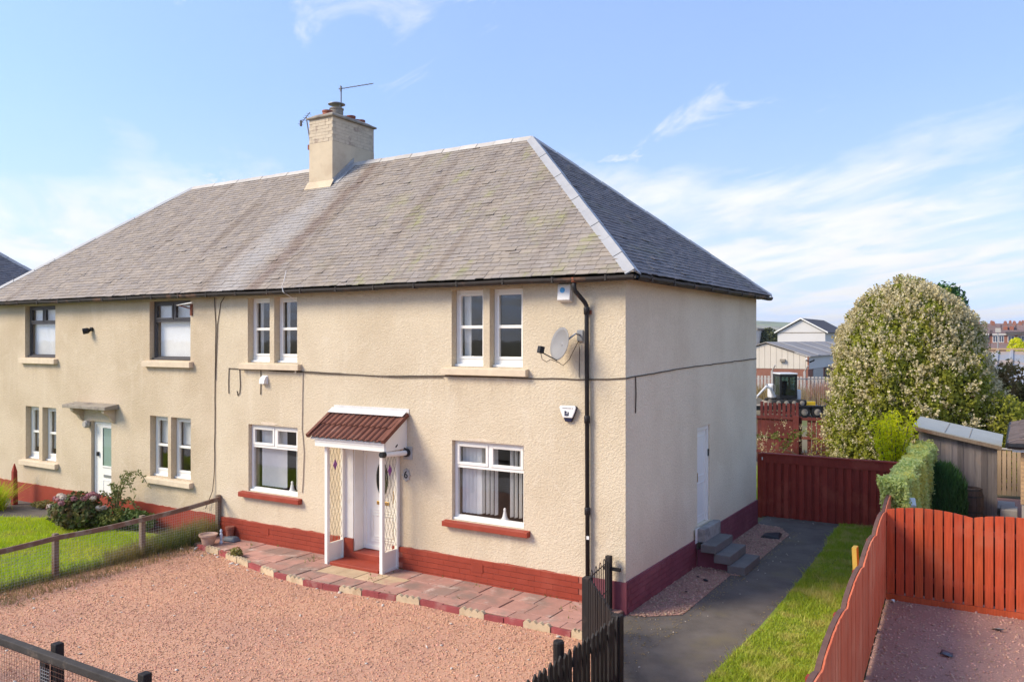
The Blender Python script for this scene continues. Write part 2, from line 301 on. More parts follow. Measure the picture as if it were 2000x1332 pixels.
M['ground'] = material('rough_ground', (.16, .13, .075), .95, .3, .4, bump=.3, second=(.12, .14, .04), sscale=.12, slo=.45, shi=.6)
M['digwhite'] = material('digger_paint', (.62, .62, .62), .4, .06, 4)
M['tyre'] = material('rubber', (.02, .02, .02), .85, .2, 5)
M['amber'] = material('yellow_paint', (.70, .45, .02), .5, .1, 5)

# ---------------------------------------------------------------- geometry helpers
ORI = {}
def V(*a): return Vector(a)
class MB:
    def __init__(s): s.v = []; s.f = []
    def add(s, vs, fs):
        b = len(s.v); s.v += [tuple(p) for p in vs]; s.f += [tuple(i+b for i in f) for f in fs]; return s
    def quad(s, *p): return s.add(p, [tuple(range(len(p)))])
    def box(s, x0, x1, y0, y1, z0, z1):
        return s.add([(x0, y0, z0), (x1, y0, z0), (x1, y1, z0), (x0, y1, z0), (x0, y0, z1), (x1, y0, z1), (x1, y1, z1), (x0, y1, z1)],
                     [(0, 3, 2, 1), (4, 5, 6, 7), (0, 1, 5, 4), (1, 2, 6, 5), (2, 3, 7, 6), (3, 0, 4, 7)])
    def obox(s, c, ax, ay, az):
        c = V(*c); ax = V(*ax); ay = V(*ay); az = V(*az)
        p = [c+ax*i+ay*j+az*k for k in (-1, 1) for i, j in ((-1, -1), (1, -1), (1, 1), (-1, 1))]
        return s.add(p, [(0, 3, 2, 1), (4, 5, 6, 7), (0, 1, 5, 4), (1, 2, 6, 5), (2, 3, 7, 6), (3, 0, 4, 7)])
    def hexa(s, bottom, top):   # two rings of n points
        n = len(bottom)
        return s.add(list(bottom)+list(top), [tuple(range(n-1, -1, -1)), tuple(range(n, 2*n))]+[(i, (i+1) % n, n+(i+1) % n, n+i) for i in range(n)])
    def bar(s, a, b, w_, h_, up=(0, 0, 1)):
        a = V(*a); b = V(*b); t = (b-a); L = t.length; t.normalize(); u = V(*up); sd_ = t.cross(u); sd_.normalize(); u = sd_.cross(t)
        return s.obox((a+b)/2, t*L/2, sd_*w_/2, u*h_/2)
    def tube(s, pts, r, n=8, cap=True):
        pts = [V(*p) for p in pts]; rs = r if isinstance(r, (list, tuple)) else [r]*len(pts); b = len(s.v); u = None
        for i, p in enumerate(pts):
            t = (pts[min(i+1, len(pts)-1)]-pts[max(i-1, 0)]).normalized()
            if u is None: u = t.orthogonal().normalized()
            u = (u-t*u.dot(t)).normalized(); q = t.cross(u)
            s.v += [tuple(p+(u*math.cos(2*math.pi*k/n)+q*math.sin(2*math.pi*k/n))*rs[i]) for k in range(n)]
        for i in range(len(pts)-1):
            for k in range(n):
                s.f.append((b+i*n+k, b+i*n+(k+1) % n, b+(i+1)*n+(k+1) % n, b+(i+1)*n+k))
        if cap: s.f += [tuple(b+k for k in range(n-1, -1, -1)), tuple(b+(len(pts)-1)*n+k for k in range(n))]
        return s
    def lathe(s, c, prof, n=20, axis=(0, 0, 1), cap=True):
        ax = V(*axis).normalized(); u = ax.orthogonal().normalized(); q = ax.cross(u); c = V(*c); b = len(s.v)
        for (r, z) in prof: s.v += [tuple(c+ax*z+(u*math.cos(2*math.pi*k/n)+q*math.sin(2*math.pi*k/n))*r) for k in range(n)]
        for i in range(len(prof)-1):
            for k in range(n): s.f.append((b+i*n+k, b+i*n+(k+1) % n, b+(i+1)*n+(k+1) % n, b+(i+1)*n+k))
        if cap: s.f += [tuple(b+k for k in range(n-1, -1, -1)), tuple(b+(len(prof)-1)*n+k for k in range(n))]
        return s
    def prism(s, poly, d):      # polygon (3-D points) extruded along vector d
        d = V(*d); return s.hexa([V(*p) for p in poly], [V(*p)+d for p in poly])
    def mesh(s, name, off=(0, 0, 0), smooth=False):
        me = bpy.data.meshes.new(name); o = V(*off)
        me.from_pydata([(x-o.x, y-o.y, z-o.z) for x, y, z in s.v], [], s.f); me.update()
        if smooth: me.polygons.foreach_set('use_smooth', [True]*len(me.polygons))
        return me
    def build(s, name, mat, parent=None, smooth=False, bevel=0., origin=None):
        off = ORI.get(parent.name, (0, 0, 0)) if parent else (origin or (0, 0, 0))
        ob = bpy.data.objects.new(name, s.mesh(name, off, smooth)); COL.objects.link(ob)
        ob.data.materials.append(M[mat]); ob.parent = parent
        if parent: ORI[ob.name] = off
        else: ob.location = off; ORI[ob.name] = off
        if smooth == 'auto': pass
        if bevel:
            m = ob.modifiers.new('bevel', 'BEVEL'); m.width = bevel; m.segments = 2; m.limit_method = 'ANGLE'
        return ob
def npmesh(name, verts, faces_n, mat, parent=None, origin=None, normals=None):
    """verts (N*k,3), faces of faces_n vertices each in sequence"""
    off = np.array(ORI.get(parent.name, (0, 0, 0)) if parent else (origin or (0, 0, 0)))
    me = bpy.data.meshes.new(name); nv = len(verts); nf = nv//faces_n
    me.vertices.add(nv); me.vertices.foreach_set('co', (verts-off).astype(np.float32).ravel())
    me.loops.add(nv); me.loops.foreach_set('vertex_index', np.arange(nv, dtype=np.int32))
    me.polygons.add(nf); me.polygons.foreach_set('loop_start', np.arange(0, nv, faces_n, dtype=np.int32))
    me.update(); me.validate()
    ob = bpy.data.objects.new(name, me); COL.objects.link(ob); me.materials.append(M[mat]); ob.parent = parent
    if not parent: ob.location = tuple(off)
    ORI[ob.name] = tuple(off); return ob
def npmesh_idx(name, verts, faces, mat, parent=None, origin=None):
    """verts (N,3), faces (F,k) index array"""
    off = np.array(ORI.get(parent.name, (0, 0, 0)) if parent else (origin or (0, 0, 0)))
    me = bpy.data.meshes.new(name); k = faces.shape[1]; nf = len(faces)
    me.vertices.add(len(verts)); me.vertices.foreach_set('co', (verts-off).astype(np.float32).ravel())
    me.loops.add(nf*k); me.loops.foreach_set('vertex_index', faces.astype(np.int32).ravel())
    me.polygons.add(nf); me.polygons.foreach_set('loop_start', np.arange(0, nf*k, k, dtype=np.int32))
    me.update(); me.validate()
    ob = bpy.data.objects.new(name, me); COL.objects.link(ob); me.materials.append(M[mat]); ob.parent = parent
    if not parent: ob.location = tuple(off)
    ORI[ob.name] = tuple(off); return ob
def tag(o, label=None, cat=None, group=None, kind=None):
    if label: o['label'] = label
    if cat: o['category'] = cat
    if group: o['group'] = group
    if kind: o['kind'] = kind
    return o
def thing(name, label, cat, loc=(0, 0, 0), group=None):
    o = bpy.data.objects.new(name, None); COL.objects.link(o); o.location = loc; o.empty_display_size = .2
    ORI[o.name] = tuple(loc); return tag(o, label, cat, group)
def inst(name, mesh, mat, parent, world, rot=None, scale=None):
    """another object on shared mesh data, placed at a world point"""
    ob = bpy.data.objects.new(name, mesh); COL.objects.link(ob)
    if not mesh.materials: mesh.materials.append(M[mat])
    off = ORI.get(parent.name, (0, 0, 0)) if parent else (0, 0, 0)
    ob.parent = parent; ob.location = (world[0]-off[0], world[1]-off[1], world[2]-off[2])
    if rot: ob.rotation_euler = rot
    if scale: ob.scale = scale
    ORI[ob.name] = tuple(world); return ob
def text_mesh(txt, size, depth, name):
    cu = bpy.data.curves.new(name, 'FONT'); cu.body = txt; cu.size = size; cu.extrude = depth; cu.align_x = 'CENTER'; cu.align_y = 'CENTER'
    o = bpy.data.objects.new(name, cu); COL.objects.link(o)
    dg = bpy.context.evaluated_depsgraph_get(); me = bpy.data.meshes.new_from_object(o.evaluated_get(dg))
    bpy.data.objects.remove(o); bpy.data.curves.remove(cu); me.name = name; return me

# ---- foliage
def unit(a): return a/np.maximum(np.linalg.norm(a, axis=-1, keepdims=True), 1e-9)
def leaf_quads(P, size, asp=.55, N=None, jitter=.8, droop=0.):
    """diamond leaves at points P (n,3); N preferred normals"""
    n = len(P); d_ = unit(rng.normal(size=(n, 3)))
    if N is not None: d_ = unit(N+jitter*d_)
    t = unit(np.cross(d_, unit(rng.normal(size=(n, 3))))); t[:, 2] -= droop; t = unit(t); b = unit(np.cross(d_, t))
    s = np.asarray(size)*(.7+.6*rng.random(n)); s = s[:, None]
    q = np.stack([P-t*s*.5, P+b*s*asp*.5-t*s*.05, P+t*s*.55, P-b*s*asp*.5-t*s*.05], 1)
    return q.reshape(-1, 3)
def blade_tris(P, h, wd, lean=.35, dirv=None):
    n = len(P); a = rng.random(n)*2*np.pi; hh = h*(.55+.9*rng.random(n))
    side = np.stack([np.cos(a), np.sin(a), 0*a], 1)*(wd*(.6+.8*rng.random(n)))[:, None]
    l = rng.normal(size=(n, 2))*lean*hh[:, None]
    if dirv is not None: l = l+np.array(dirv)[None, :2]*hh[:, None]
    top = P+np.concatenate([l, hh[:, None]], 1)
    return np.stack([P-side, P+side, top], 1).reshape(-1, 3)
def value_noise(P, s, seed=0):
    r_ = np.random.default_rng(seed); out = np.zeros(len(P))
    for k in range(5):
        kv = r_.normal(size=3)*s*(1.6**k)*.6; out += np.sin(P@kv+r_.random()*6.28)/(1.35**k)
    return out/2.5
def in_poly(P, poly):
    x, y = P[:, 0], P[:, 1]; inside = np.zeros(len(P), bool); j = len(poly)-1
    for i in range(len(poly)):
        xi, yi = poly[i]; xj, yj = poly[j]
        c = ((yi > y) != (yj > y)) & (x < (xj-xi)*(y-yi)/(yj-yi+1e-12)+xi); inside ^= c; j = i
    return inside
def scatter(poly, n, z=0., near=True):
    a = np.array(poly); lo = a.min(0); hi = a.max(0); out = []
    tot = 0
    while tot < n:
        P = lo+(hi-lo)*rng.random((n*2, 2)); P = P[in_poly(P, poly)]; out.append(P); tot += len(P)
    P = np.concatenate(out)[:n]; return np.concatenate([P, np.full((n, 1), z)], 1)
def chips(P, size, flat=.6):
    """irregular elongated stones as octahedra"""
    n = len(P); s = size*(.5+rng.random(n)**2*1.3); a = rng.random(n)*6.283
    u = np.stack([np.cos(a), np.sin(a), rng.normal(size=n)*.35], 1); v_ = np.stack([-np.sin(a), np.cos(a), rng.normal(size=n)*.35], 1)
    w_ = unit(np.cross(u, v_)); e = (.45+.4*rng.random(n))
    c = P.copy(); c[:, 2] += s*.12
    pts = np.stack([c+u*s[:, None], c-u*s[:, None]*.9, c+v_*(s*e)[:, None], c-v_*(s*e)[:, None], c+w_*(s*flat*e)[:, None], c-w_*(s*flat*e)[:, None]], 1)
    pts += rng.normal(size=pts.shape)*(s*.1)[:, None, None]
    F = np.array([(0, 2, 4), (2, 1, 4), (1, 3, 4), (3, 0, 4), (2, 0, 5), (1, 2, 5), (3, 1, 5), (0, 3, 5)])
    faces = (F[None]+(np.arange(n)*6)[:, None, None]).reshape(-1, 3)
    return pts.reshape(-1, 3), faces
def sheet(name, poly, z, mat, parent=None, kind='structure', thick=0.):
    mb = MB()
    if thick: mb.prism([(x, y, z-thick) for x, y in poly], (0, 0, thick))
    else: mb.quad(*[(x, y, z) for x, y in poly])
    o = mb.build(name, mat, parent)
    if not parent: o['kind'] = kind
    return o
#@@SETTING@@
# ================================================================ THE SETTING
sheet('ground', [(-4000, -3000), (4000, -3000), (4000, 6000), (-4000, 6000)], -.05, 'ground')
EDGE = [(-9.35, -.80), (-8.4, -.90), (-7.2, -1.21), (-6.2, -1.42), (-5.2, -1.50), (-4.3, -1.42), (-3.2, -1.28), (-1.9, -1.30), (-.9, -1.27), (.0, -1.29)]
def fence_side_x(y): return 3.31+.06*(3-y)
GRAVEL = [(-9.42, -7.4)]+[(-9.42, -.8)]+EDGE[1:]+[(1.12, -2.75), (1.2, -7.4)]
sheet('gravel_garden', GRAVEL, 0., 'gravel')
PATH = [(-.02, -1.31), (.0, 0), (.0, 8.4), (1.67, 8.4), (1.80, 6), (1.9, 2.5), (1.92, .5), (1.86, -2), (1.86, -7.5), (1.2, -7.4), (1.12, -2.75)]
sheet('path', PATH, .004, 'asphalt')
LAWN_R = [(1.67, 8.4), (1.80, 6), (1.9, 2.5), (1.92, .5), (1.86, -2), (1.86, -7.5), (fence_side_x(-7.5)-.02, -7.5), (fence_side_x(8.4)-.02, 8.4)]
sheet('side_lawn', LAWN_R, .012, 'earth_grass')
LAWN_L = [(-30, -7.4), (-9.44, -7.4), (-9.46, -.55), (-11.5, -.5), (-14.4, -.75), (-15.6, -1.35), (-17.2, -1.3), (-30, -1.2)]
sheet('neighbour_lawn', LAWN_L, .01, 'earth_grass')
sheet('neighbour_path', [(-30, -1.25), (-15.6, -1.4), (-14.0, -.9), (-13.2, -.3), (-13.2, 0), (-30, 0)], .002, 'asphalt')
sheet('planting_bed', [(-13.2, -.7), (-11.5, -.6), (-9.46, -.65), (-9.46, .0), (-13.2, .0)], .006, 'soil')
sheet('driveway', [(fence_side_x(3)+.02, 3.0), (fence_side_x(-9)+.02, -9), (14, -9), (14, 3.0)], .0, 'gravel_drive')
SIDEG = [(.02, -.02), (.30, .05), (.76, .44), (.75, 2.95), (.9, 3.0), (.92, 4.0), (.92, 6.7), (.55, 7.35), (.02, 7.4)]
sheet('side_gravel_strip', SIDEG, .012, 'gravel_drive')
sheet('rear_lawn', [(-9, 8.5), (2.7, 8.6), (2.5, 16.5), (-9, 16.5)], -.01, 'earth_grass')
sheet('rear_yard', [(3.3, 3.1), (9, 3.1), (9, 14.2), (2.9, 14.2)], -.02, 'gravel_drive')
sheet('pavement', [(-60, -9.6), (40, -9.6), (40, -7.5), (-60, -7.5)], -.004, 'conc_pale')
sheet('road', [(-60, -16), (40, -16), (40, -9.7), (-60, -9.7)], -.03, 'asphalt')

def hills():
    mb = MB(); n = 60; 
    for row, (dist, amp, base) in enumerate(((2600, 14, 46), (3600, 18, 66))):
        pts = []
        for i in range(n+1):
            a = R(-40+150*i/n); x = -math.sin(R(YAW)-a+R(31.65))*0
            ang = R(90+80-150*i/n)      # sweep across +y
            px, py = dist*math.cos(ang), dist*math.sin(ang)
            h = base+amp*math.sin(i*.55+row)+amp*.5*math.sin(i*1.3+2*row)+amp*.2*math.sin(i*3.1)
            pts.append((px, py, h))
        b = len(mb.v)
        for (px, py, h) in pts:
            mb.v += [(px*.72, py*.72, -6), (px*.86, py*.86, h*.55), (px, py, h), (px*1.2, py*1.2, h*.4)]
        for i in range(n):
            for k in range(3): mb.f.append((b+i*4+k, b+(i+1)*4+k, b+(i+1)*4+k+1, b+i*4+k+1))
    o = mb.build('hills', 'hill', smooth=True); o['kind'] = 'structure'
hills()

# loose chips on the gravel and blades on the lawns: nobody could count them
P = scatter(GRAVEL, 95000); v_, f_ = chips(P, .0135, .4); o = npmesh_idx('gravel_chips', v_, f_, 'stones'); tag(o, 'loose pink stone chips covering the front garden', 'gravel', kind='stuff')
P = scatter([(3.32, 3), (3.75, -4), (9, -4), (9, 3)], 13000); v_, f_ = chips(P, .019); o = npmesh_idx('driveway_chips', v_, f_, 'stones_drive'); tag(o, 'loose dull red stone chips covering the driveway', 'gravel', kind='stuff')
P = scatter(SIDEG, 5200, .014); v_, f_ = chips(P, .019); o = npmesh_idx('strip_chips', v_, f_, 'stones_side'); tag(o, 'brownish stone chips in the strip along the side wall', 'gravel', kind='stuff')
P = scatter([(-9.4, -4.9), (-8.6, -4.9), (-8.9, -.9), (-9.4, -.9)], 1500); o = npmesh('verge_grass', blade_tris(P, .10, .006), 3, 'dry'); tag(o, 'dry grass creeping into the gravel under the left fence', 'grass', kind='stuff')
P = scatter([(-22, -7), (-9.46, -7), (-9.48, -.75), (-14.4, -.95), (-15.6, -1.45), (-22, -1.4)], 60000, .01)
hh = .055+.05*np.clip(value_noise(P, 1.3, 3), -1, 1)
o = npmesh('lawn_grass', blade_tris(P, hh+.02, .008, .6), 3, 'blade'); tag(o, 'lush bright green grass of the left neighbour lawn', 'grass', kind='stuff')
P = scatter(LAWN_R, 70000, .012); P[:, 0] += .05*value_noise(P, 6, 4)*(P[:, 0] < 2.2)
hh = .042+.035*np.clip(value_noise(P, 2.1, 5), -1, 1)+.05*(rng.random(len(P)) < .04)
o = npmesh('strip_grass', blade_tris(P, hh+.012, .007, .6), 3, 'blade_right'); tag(o, 'mown grass of the strip between path and red fence', 'grass', kind='stuff')
P = scatter([(-3, 8.7), (2.5, 8.7), (2.3, 14), (-4, 14)], 9000); o = npmesh('rear_grass', blade_tris(P, .12, .012, .5), 3, 'blade'); tag(o, 'grass of the back garden behind the dark red fence', 'grass', kind='stuff')
P = scatter(PATH, 260, .006); P = P[P[:, 0] < 1.3][:120]; v_, f_ = chips(P, .013); o = npmesh_idx('path_grit', v_, f_, 'pale_stone'); tag(o, 'pale grit scattered on the dark path', 'grit', kind='stuff')

P = np.concatenate([scatter([(1.70, -6), (1.95, -6), (1.98, 2), (1.75, 8), (1.6, 8), (1.78, 2)], 500, .008), scatter([(.72, .4), (1.0, .5), (1.1, 7), (.9, 7)], 420, .008), scatter([(-.02, -1.2), (.9, -1.9), (1.0, .3), (.1, -.05)], 260, .008)])
o = npmesh('path_litter', leaf_quads(P+np.array([0, 0, .006]), .028, .7, np.tile([[0, 0, 1.]], (len(P), 1)), .25), 4, 'dry'); tag(o, 'dead leaves and dirt strewn along the edges of the dark path', 'litter', kind='stuff')
P = scatter(GRAVEL, 9000); P = P[(value_noise(P, 1.6, 31)+.5*value_noise(P, 5, 32) > .95) | ((value_noise(P, 2, 33) > .1) & (P[:, 0] < -8.3))]; o = npmesh('gravel_weeds', blade_tris(P, .05, .006, .7), 3, 'weed'); tag(o, 'scattered small weeds sprouting through the pink gravel', 'weeds', kind='stuff')
P = scatter(GRAVEL, 420, .004); v_, f_ = chips(P, .022); o = npmesh_idx('pale_chips', v_, f_, 'pale_stone'); tag(o, 'pale chips dotted among the pink gravel', 'gravel', kind='stuff')
# ---------------------------------------------------------------- paving: slabs one by one
def edge_y(x):
    for (x0, y0), (x1, y1) in zip(EDGE, EDGE[1:]):
        if x0 <= x <= x1: return y0+(y1-y0)*(x-x0)/(x1-x0)
    return EDGE[0][1] if x < EDGE[0][0] else EDGE[-1][1]
PZ = .075
pav = MB().prism([(-9.35, -.02, -.02)]+[(x, y+.06, -.02) for x, y in EDGE]+[(-.02, -.02, -.02)], (0, 0, PZ-.012+.02)).build('paving', 'joint'); pav['kind'] = 'structure'
rows = [(-.03, -.47), (-.48, -.92), (-.93, -1.60)]
for ri, (ya, yb) in enumerate(rows):
    x = -9.34+.21*ri
    while x < -.08:
        L = random.choice((.44, .46, .46, .60)); x1 = min(x+L-.014, -.03); e0, e1 = edge_y(x)+.085, edge_y(x1)+.085
        y0a, y0b = max(yb, e0), max(yb, e1)
        if y0a < ya-.06 and y0b < ya-.06:
            dz = random.uniform(-.006, .006); tl = random.uniform(-.006, .006)
            buff = -5.9 < x < -4.3 and ri == 1
            MB().hexa([(x, y0a, .02), (x1, y0b, .02), (x1, ya, .02), (x, ya, .02)], [(x, y0a, PZ+dz+tl), (x1, y0b, PZ+dz-tl), (x1, ya, PZ+dz), (x, ya, PZ+dz+tl/2)]).build('paving_slab', 'slab_buff' if buff else 'slab', pav, bevel=.008)
        x = x1+.014
P = scatter([(-9.2, -.9), (-8.6, -1.0), (-6, -1.38), (-.2, -1.2), (-.2, -.05), (-9.2, -.05)], 1400, PZ)
P = P[(value_noise(P, 3.1, 8) > .62) | (np.abs(P[:, 1]+.03) < .04)]; o = npmesh('paving_weeds', blade_tris(P, .05, .008, .8), 3, 'weed'); tag(o, 'tufts of weeds in the joints of the pink paving', 'weeds', kind='stuff')

edging = thing('garden_edging', 'scalloped red and cream edging stones between paving and pink gravel', 'edging', (-4.6, -1.4, 0))
def edging_stone(a, b, scal, mat):
    a = V(*a, 0); b = V(*b, 0); t = b-a; L = t.length; t.normalize(); nrm = V(t.y, -t.x, 0); pts = []
    n = 4 if scal else 1; h0 = random.uniform(.085, .10)
    for k in range(n):
        for j in range(6):
            q = (k+j/5)/n; hgt = h0-.01+(.04*math.sin(math.pi*j/5) if scal else random.uniform(0, .006)); pts.append((q*L, hgt))
    poly = [a+t*p+V(0, 0, h) for p, h in pts]+[b+V(0, 0, -.05), a+V(0, 0, -.05)]
    MB().prism([p-nrm*.03 for p in poly], nrm*.065).build('edging_stone', mat, edging)
s = 0.; pts_ = [V(x, y) for x, y in EDGE]; cum = [0]
for p0, p1 in zip(pts_, pts_[1:]): cum.append(cum[-1]+(p1-p0).length)
def along(s):
    for i in range(len(cum)-1):
        if s <= cum[i+1]: return tuple(pts_[i]+(pts_[i+1]-pts_[i])*((s-cum[i])/(cum[i+1]-cum[i])))
    return tuple(pts_[-1])
seq = 'rcrccrcrcrrcrrcrrcrrcrcr'; i = 0; s = .25
while s < cum[-1]-.1:
    L = .46 if seq[i % len(seq)] == 'c' else random.choice((.34, .46)); e = min(s+L, cum[-1])
    j = random.uniform(-.02, .02); a, b = along(s), along(e-.012)
    edging_stone((a[0], a[1]+j), (b[0], b[1]+j*.3), seq[i % len(seq)] == 'c', 'edge_cream' if seq[i % len(seq)] == 'c' else 'edge_red'); s = e; i += 1
for k in range(26):      # broken mortar lumps along the foot of the edging
    x = random.uniform(-8.8, -.3); y = edge_y(x)-random.uniform(.06, .13); r_ = random.uniform(.02, .055)
    pv, pf = chips(np.array([[x, y, .0]]), r_, .5); npmesh_idx('mortar_lump', pv, pf, 'pale_stone', edging)
#@@HOUSE@@
# ================================================================ THE HOUSE
HX0, HD, WALLZ = -19.1, 7.45, 5.21
house = thing('house', 'cream harled two-storey semi-detached block with grey slate hipped roof and tall chimney', 'house', (-9.55, 3.7, 0))
OPEN_R = [(-3.31, -1.84, 1.10, 2.50), (-8.56, -7.12, 1.10, 2.50), (-3.32, -2.65, 3.79, 5.14), (-2.52, -1.86, 3.79, 5.14),
          (-8.58, -7.92, 3.79, 5.14), (-7.79, -7.13, 3.79, 5.14), (-5.62, -4.62, .18, 2.20)]
OPEN_L = [(-17.21, -15.78, 3.80, 5.15), (-11.90, -10.44, 3.80, 5.15), (-17.18, -16.54, 1.13, 2.52), (-16.38, -15.74, 1.13, 2.52),
          (-11.88, -11.23, 1.13, 2.52), (-11.12, -10.43, 1.13, 2.52), (-14.21, -13.38, .22, 2.28)]
def wall_grid(u0, u1, v0, v1, opens, fn, th=.3):
    """outer face, reveals and inner face of a wall pierced by openings; fn(u, v, depth) -> point"""
    mb = MB(); us = sorted({u0, u1, *[o[0] for o in opens], *[o[1] for o in opens]}); vs = sorted({v0, v1, *[o[2] for o in opens], *[o[3] for o in opens]})
    for a, b in zip(us, us[1:]):
        for c, d_ in zip(vs, vs[1:]):
            um, vm = (a+b)/2, (c+d_)/2
            if any(o[0] < um < o[1] and o[2] < vm < o[3] for o in opens): continue
            mb.quad(fn(a, c, 0), fn(b, c, 0), fn(b, d_, 0), fn(a, d_, 0)); mb.quad(fn(a, c, th), fn(a, d_, th), fn(b, d_, th), fn(b, c, th))
    for (a, b, c, d_) in opens:
        mb.quad(fn(a, c, 0), fn(a, d_, 0), fn(a, d_, th), fn(a, c, th)); mb.quad(fn(b, c, 0), fn(b, c, th), fn(b, d_, th), fn(b, d_, 0))
        mb.quad(fn(a, d_, 0), fn(b, d_, 0), fn(b, d_, th), fn(a, d_, th)); mb.quad(fn(a, c, 0), fn(a, c, th), fn(b, c, th), fn(b, c, 0))
    return mb
wall_grid(-9.55, 0, 0, WALLZ, OPEN_R, lambda u, v, d_: (u, d_, v)).build('front_wall', 'harl', house)
tag(wall_grid(HX0, -9.55, 0, WALLZ, OPEN_L, lambda u, v, d_: (u, d_, v)).build('front_wall', 'harl_left', house), 'slightly darker left half of the harled front wall')
DOOR_S = (3.33, 4.08, .72, 2.60)
wall_grid(.002, HD, 0, WALLZ, [DOOR_S], lambda u, v, d_: (-d_, u, v)).build('side_wall', 'harl_side_lifted', house)
MB().quad((HX0, 0, 0), (HX0, HD, 0), (HX0, HD, WALLZ), (HX0, 0, WALLZ)).build('far_side_wall', 'harl_left', house)
MB().quad((0, HD, 0), (HX0, HD, 0), (HX0, HD, WALLZ), (0, HD, WALLZ)).build('rear_wall', 'harl', house)
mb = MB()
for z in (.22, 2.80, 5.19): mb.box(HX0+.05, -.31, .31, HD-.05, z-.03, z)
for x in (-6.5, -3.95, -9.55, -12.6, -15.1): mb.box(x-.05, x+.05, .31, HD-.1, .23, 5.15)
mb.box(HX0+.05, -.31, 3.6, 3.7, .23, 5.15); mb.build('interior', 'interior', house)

# --- roof
EZ, RZ, OV = 5.285, 8.66, .26
FL, FR, BR, BL = V(HX0-OV, -OV, EZ), V(OV, -OV, EZ), V(OV, HD+OV, EZ), V(HX0-OV, HD+OV, EZ)
RR, RL = V(-3.85, HD/2, RZ), V(HX0+3.85, HD/2, RZ)
roof = MB().quad(FL, FR, RR, RL).quad(FR, BR, RR).quad(BR, BL, RL, RR).quad(BL, FL, RL).build('roof', 'darkslate', house)
def slate_list(A, B, C, D, e=.115, wm=.19):
    u = (B-A).normalized(); n = u.cross(D-A).normalized(); s_ = n.cross(u).normalized()
    if n.z < 0: n = -n
    H = (D-A).dot(s_); dl = (D-A).dot(u); dr = (C-A).dot(u); LB = (B-A).length; out = []
    nrow = int(round(H/e)); e = H/nrow
    def lim(s): return dl*s/H, LB+(dr-LB)*s/H
    for k in range(nrow):
        s0 = k*e; s1 = min(s0+e*1.3, H); l0, r0 = lim(s0); l1, r1 = lim(s1); x = l0-(random.random()*wm)
        while x < r0:
            wd = wm*random.uniform(.72, 1.35); a, b = x, x+wd-.006; x += wd
            a0, b0 = max(a, l0), min(b, r0); a1, b1 = max(a, l1), min(b, r1)
            if b0-a0 < .03: continue
            if b1 < a1: a1 = b1 = (a0+b0)/2 if False else min(max(a1, l1), r1)
            j = random.uniform(-.008, .010); hb = random.uniform(.016, .024); ht = .006; sb = s0-.012+j; tw = random.uniform(-.004, .004)
            if random.random() < .012: sb -= .03; hb += .012
            p = lambda uu, ss, hh: A+u*uu+s_*ss+n*hh
            vs = [p(a0, sb, hb), p(b0, sb, hb+tw), p(b1, s1, ht), p(a1, s1, ht), p(a0, sb, hb-.013), p(b0, sb, hb-.013), p(b1, s1, -.004), p(a1, s1, -.004)]
            out.append(vs)
    return out
SF = [(0, 1, 2, 3), (4, 5, 1, 0), (5, 6, 2, 1), (7, 4, 0, 3)]
fr = slate_list(FL, FR, RR, RL); sd_l = slate_list(FR, BR, RR, RR)
camv = V(*CAM); fr.sort(key=lambda q: (q[0]-camv).length)
for q in fr[:300]: MB().add(q, SF).build('slate', 'slate', roof)
mb = MB()
for q in fr[300:]: mb.add(q, SF)
tag(mb.build('slate_field', 'slate', roof), 'weathered grey brown slates of the front slope with green moss', kind='stuff')
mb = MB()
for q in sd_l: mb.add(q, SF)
tag(mb.build('slate_field', 'slate_shaded', roof), 'dark blue grey slates with the gable slope shade put into their colour', kind='stuff')
def caps(a, b, n1, n2, L, wd, name, mat, lift=.035):
    t = (b-a); N = max(1, round(t.length/L)); t.normalize(); st_ = (b-a).length/N
    for i in range(N):
        p, q = a+t*(st_*i), a+t*(st_*(i+1)-.014); dz = .006*(i % 2)
        up = (n1+n2).normalized(); f1 = n2.cross(t).normalized(); f1 = f1 if f1.dot(n1) > 0 else f1
        d1 = n1.cross(t).normalized(); d2 = n2.cross(t).normalized()
        if d1.z > 0: d1 = -d1
        if d2.z > 0: d2 = -d2
        h = lift+dz
        def ring(c): return [c+up*(h+.018), c+d1*wd*.35+n1*(h-.002), c+d1*wd+n1*(h-.012), c+d1*wd+n1*(h-.03), c+up*(h-.035), c+d2*wd+n2*(h-.03), c+d2*wd+n2*(h-.012), c+d2*wd*.35+n2*(h-.002)]
        m_ = MB().hexa(ring(p), ring(q)); m_.build(name, mat, roof)
nF = (FR-FL).cross(RR-FR).normalized(); nS = (BR-FR).cross(RR-FR).normalized(); nB = V(nF.x, -nF.y, nF.z); nL = V(-nS.x, nS.y, nS.z)
for q in (nF, nS, nB, nL):
    if q.z < 0: q.negate()
caps(FR+V(-.02, .02, .01), RR, nF, nS, .62, .135, 'hip_cap', 'zinc'); caps(BR, RR, nS, nB, .62, .1, 'hip_cap', 'zinc')
caps(FL, RL, nF, nL, .62, .10, 'hip_cap', 'zinc'); caps(RL, V(-9.86, HD/2, RZ), nF, nB, .5, .12, 'ridge_cap', 'ridge'); caps(V(-9.04, HD/2, RZ), RR, nF, nB, .46, .13, 'ridge_cap', 'ridge')
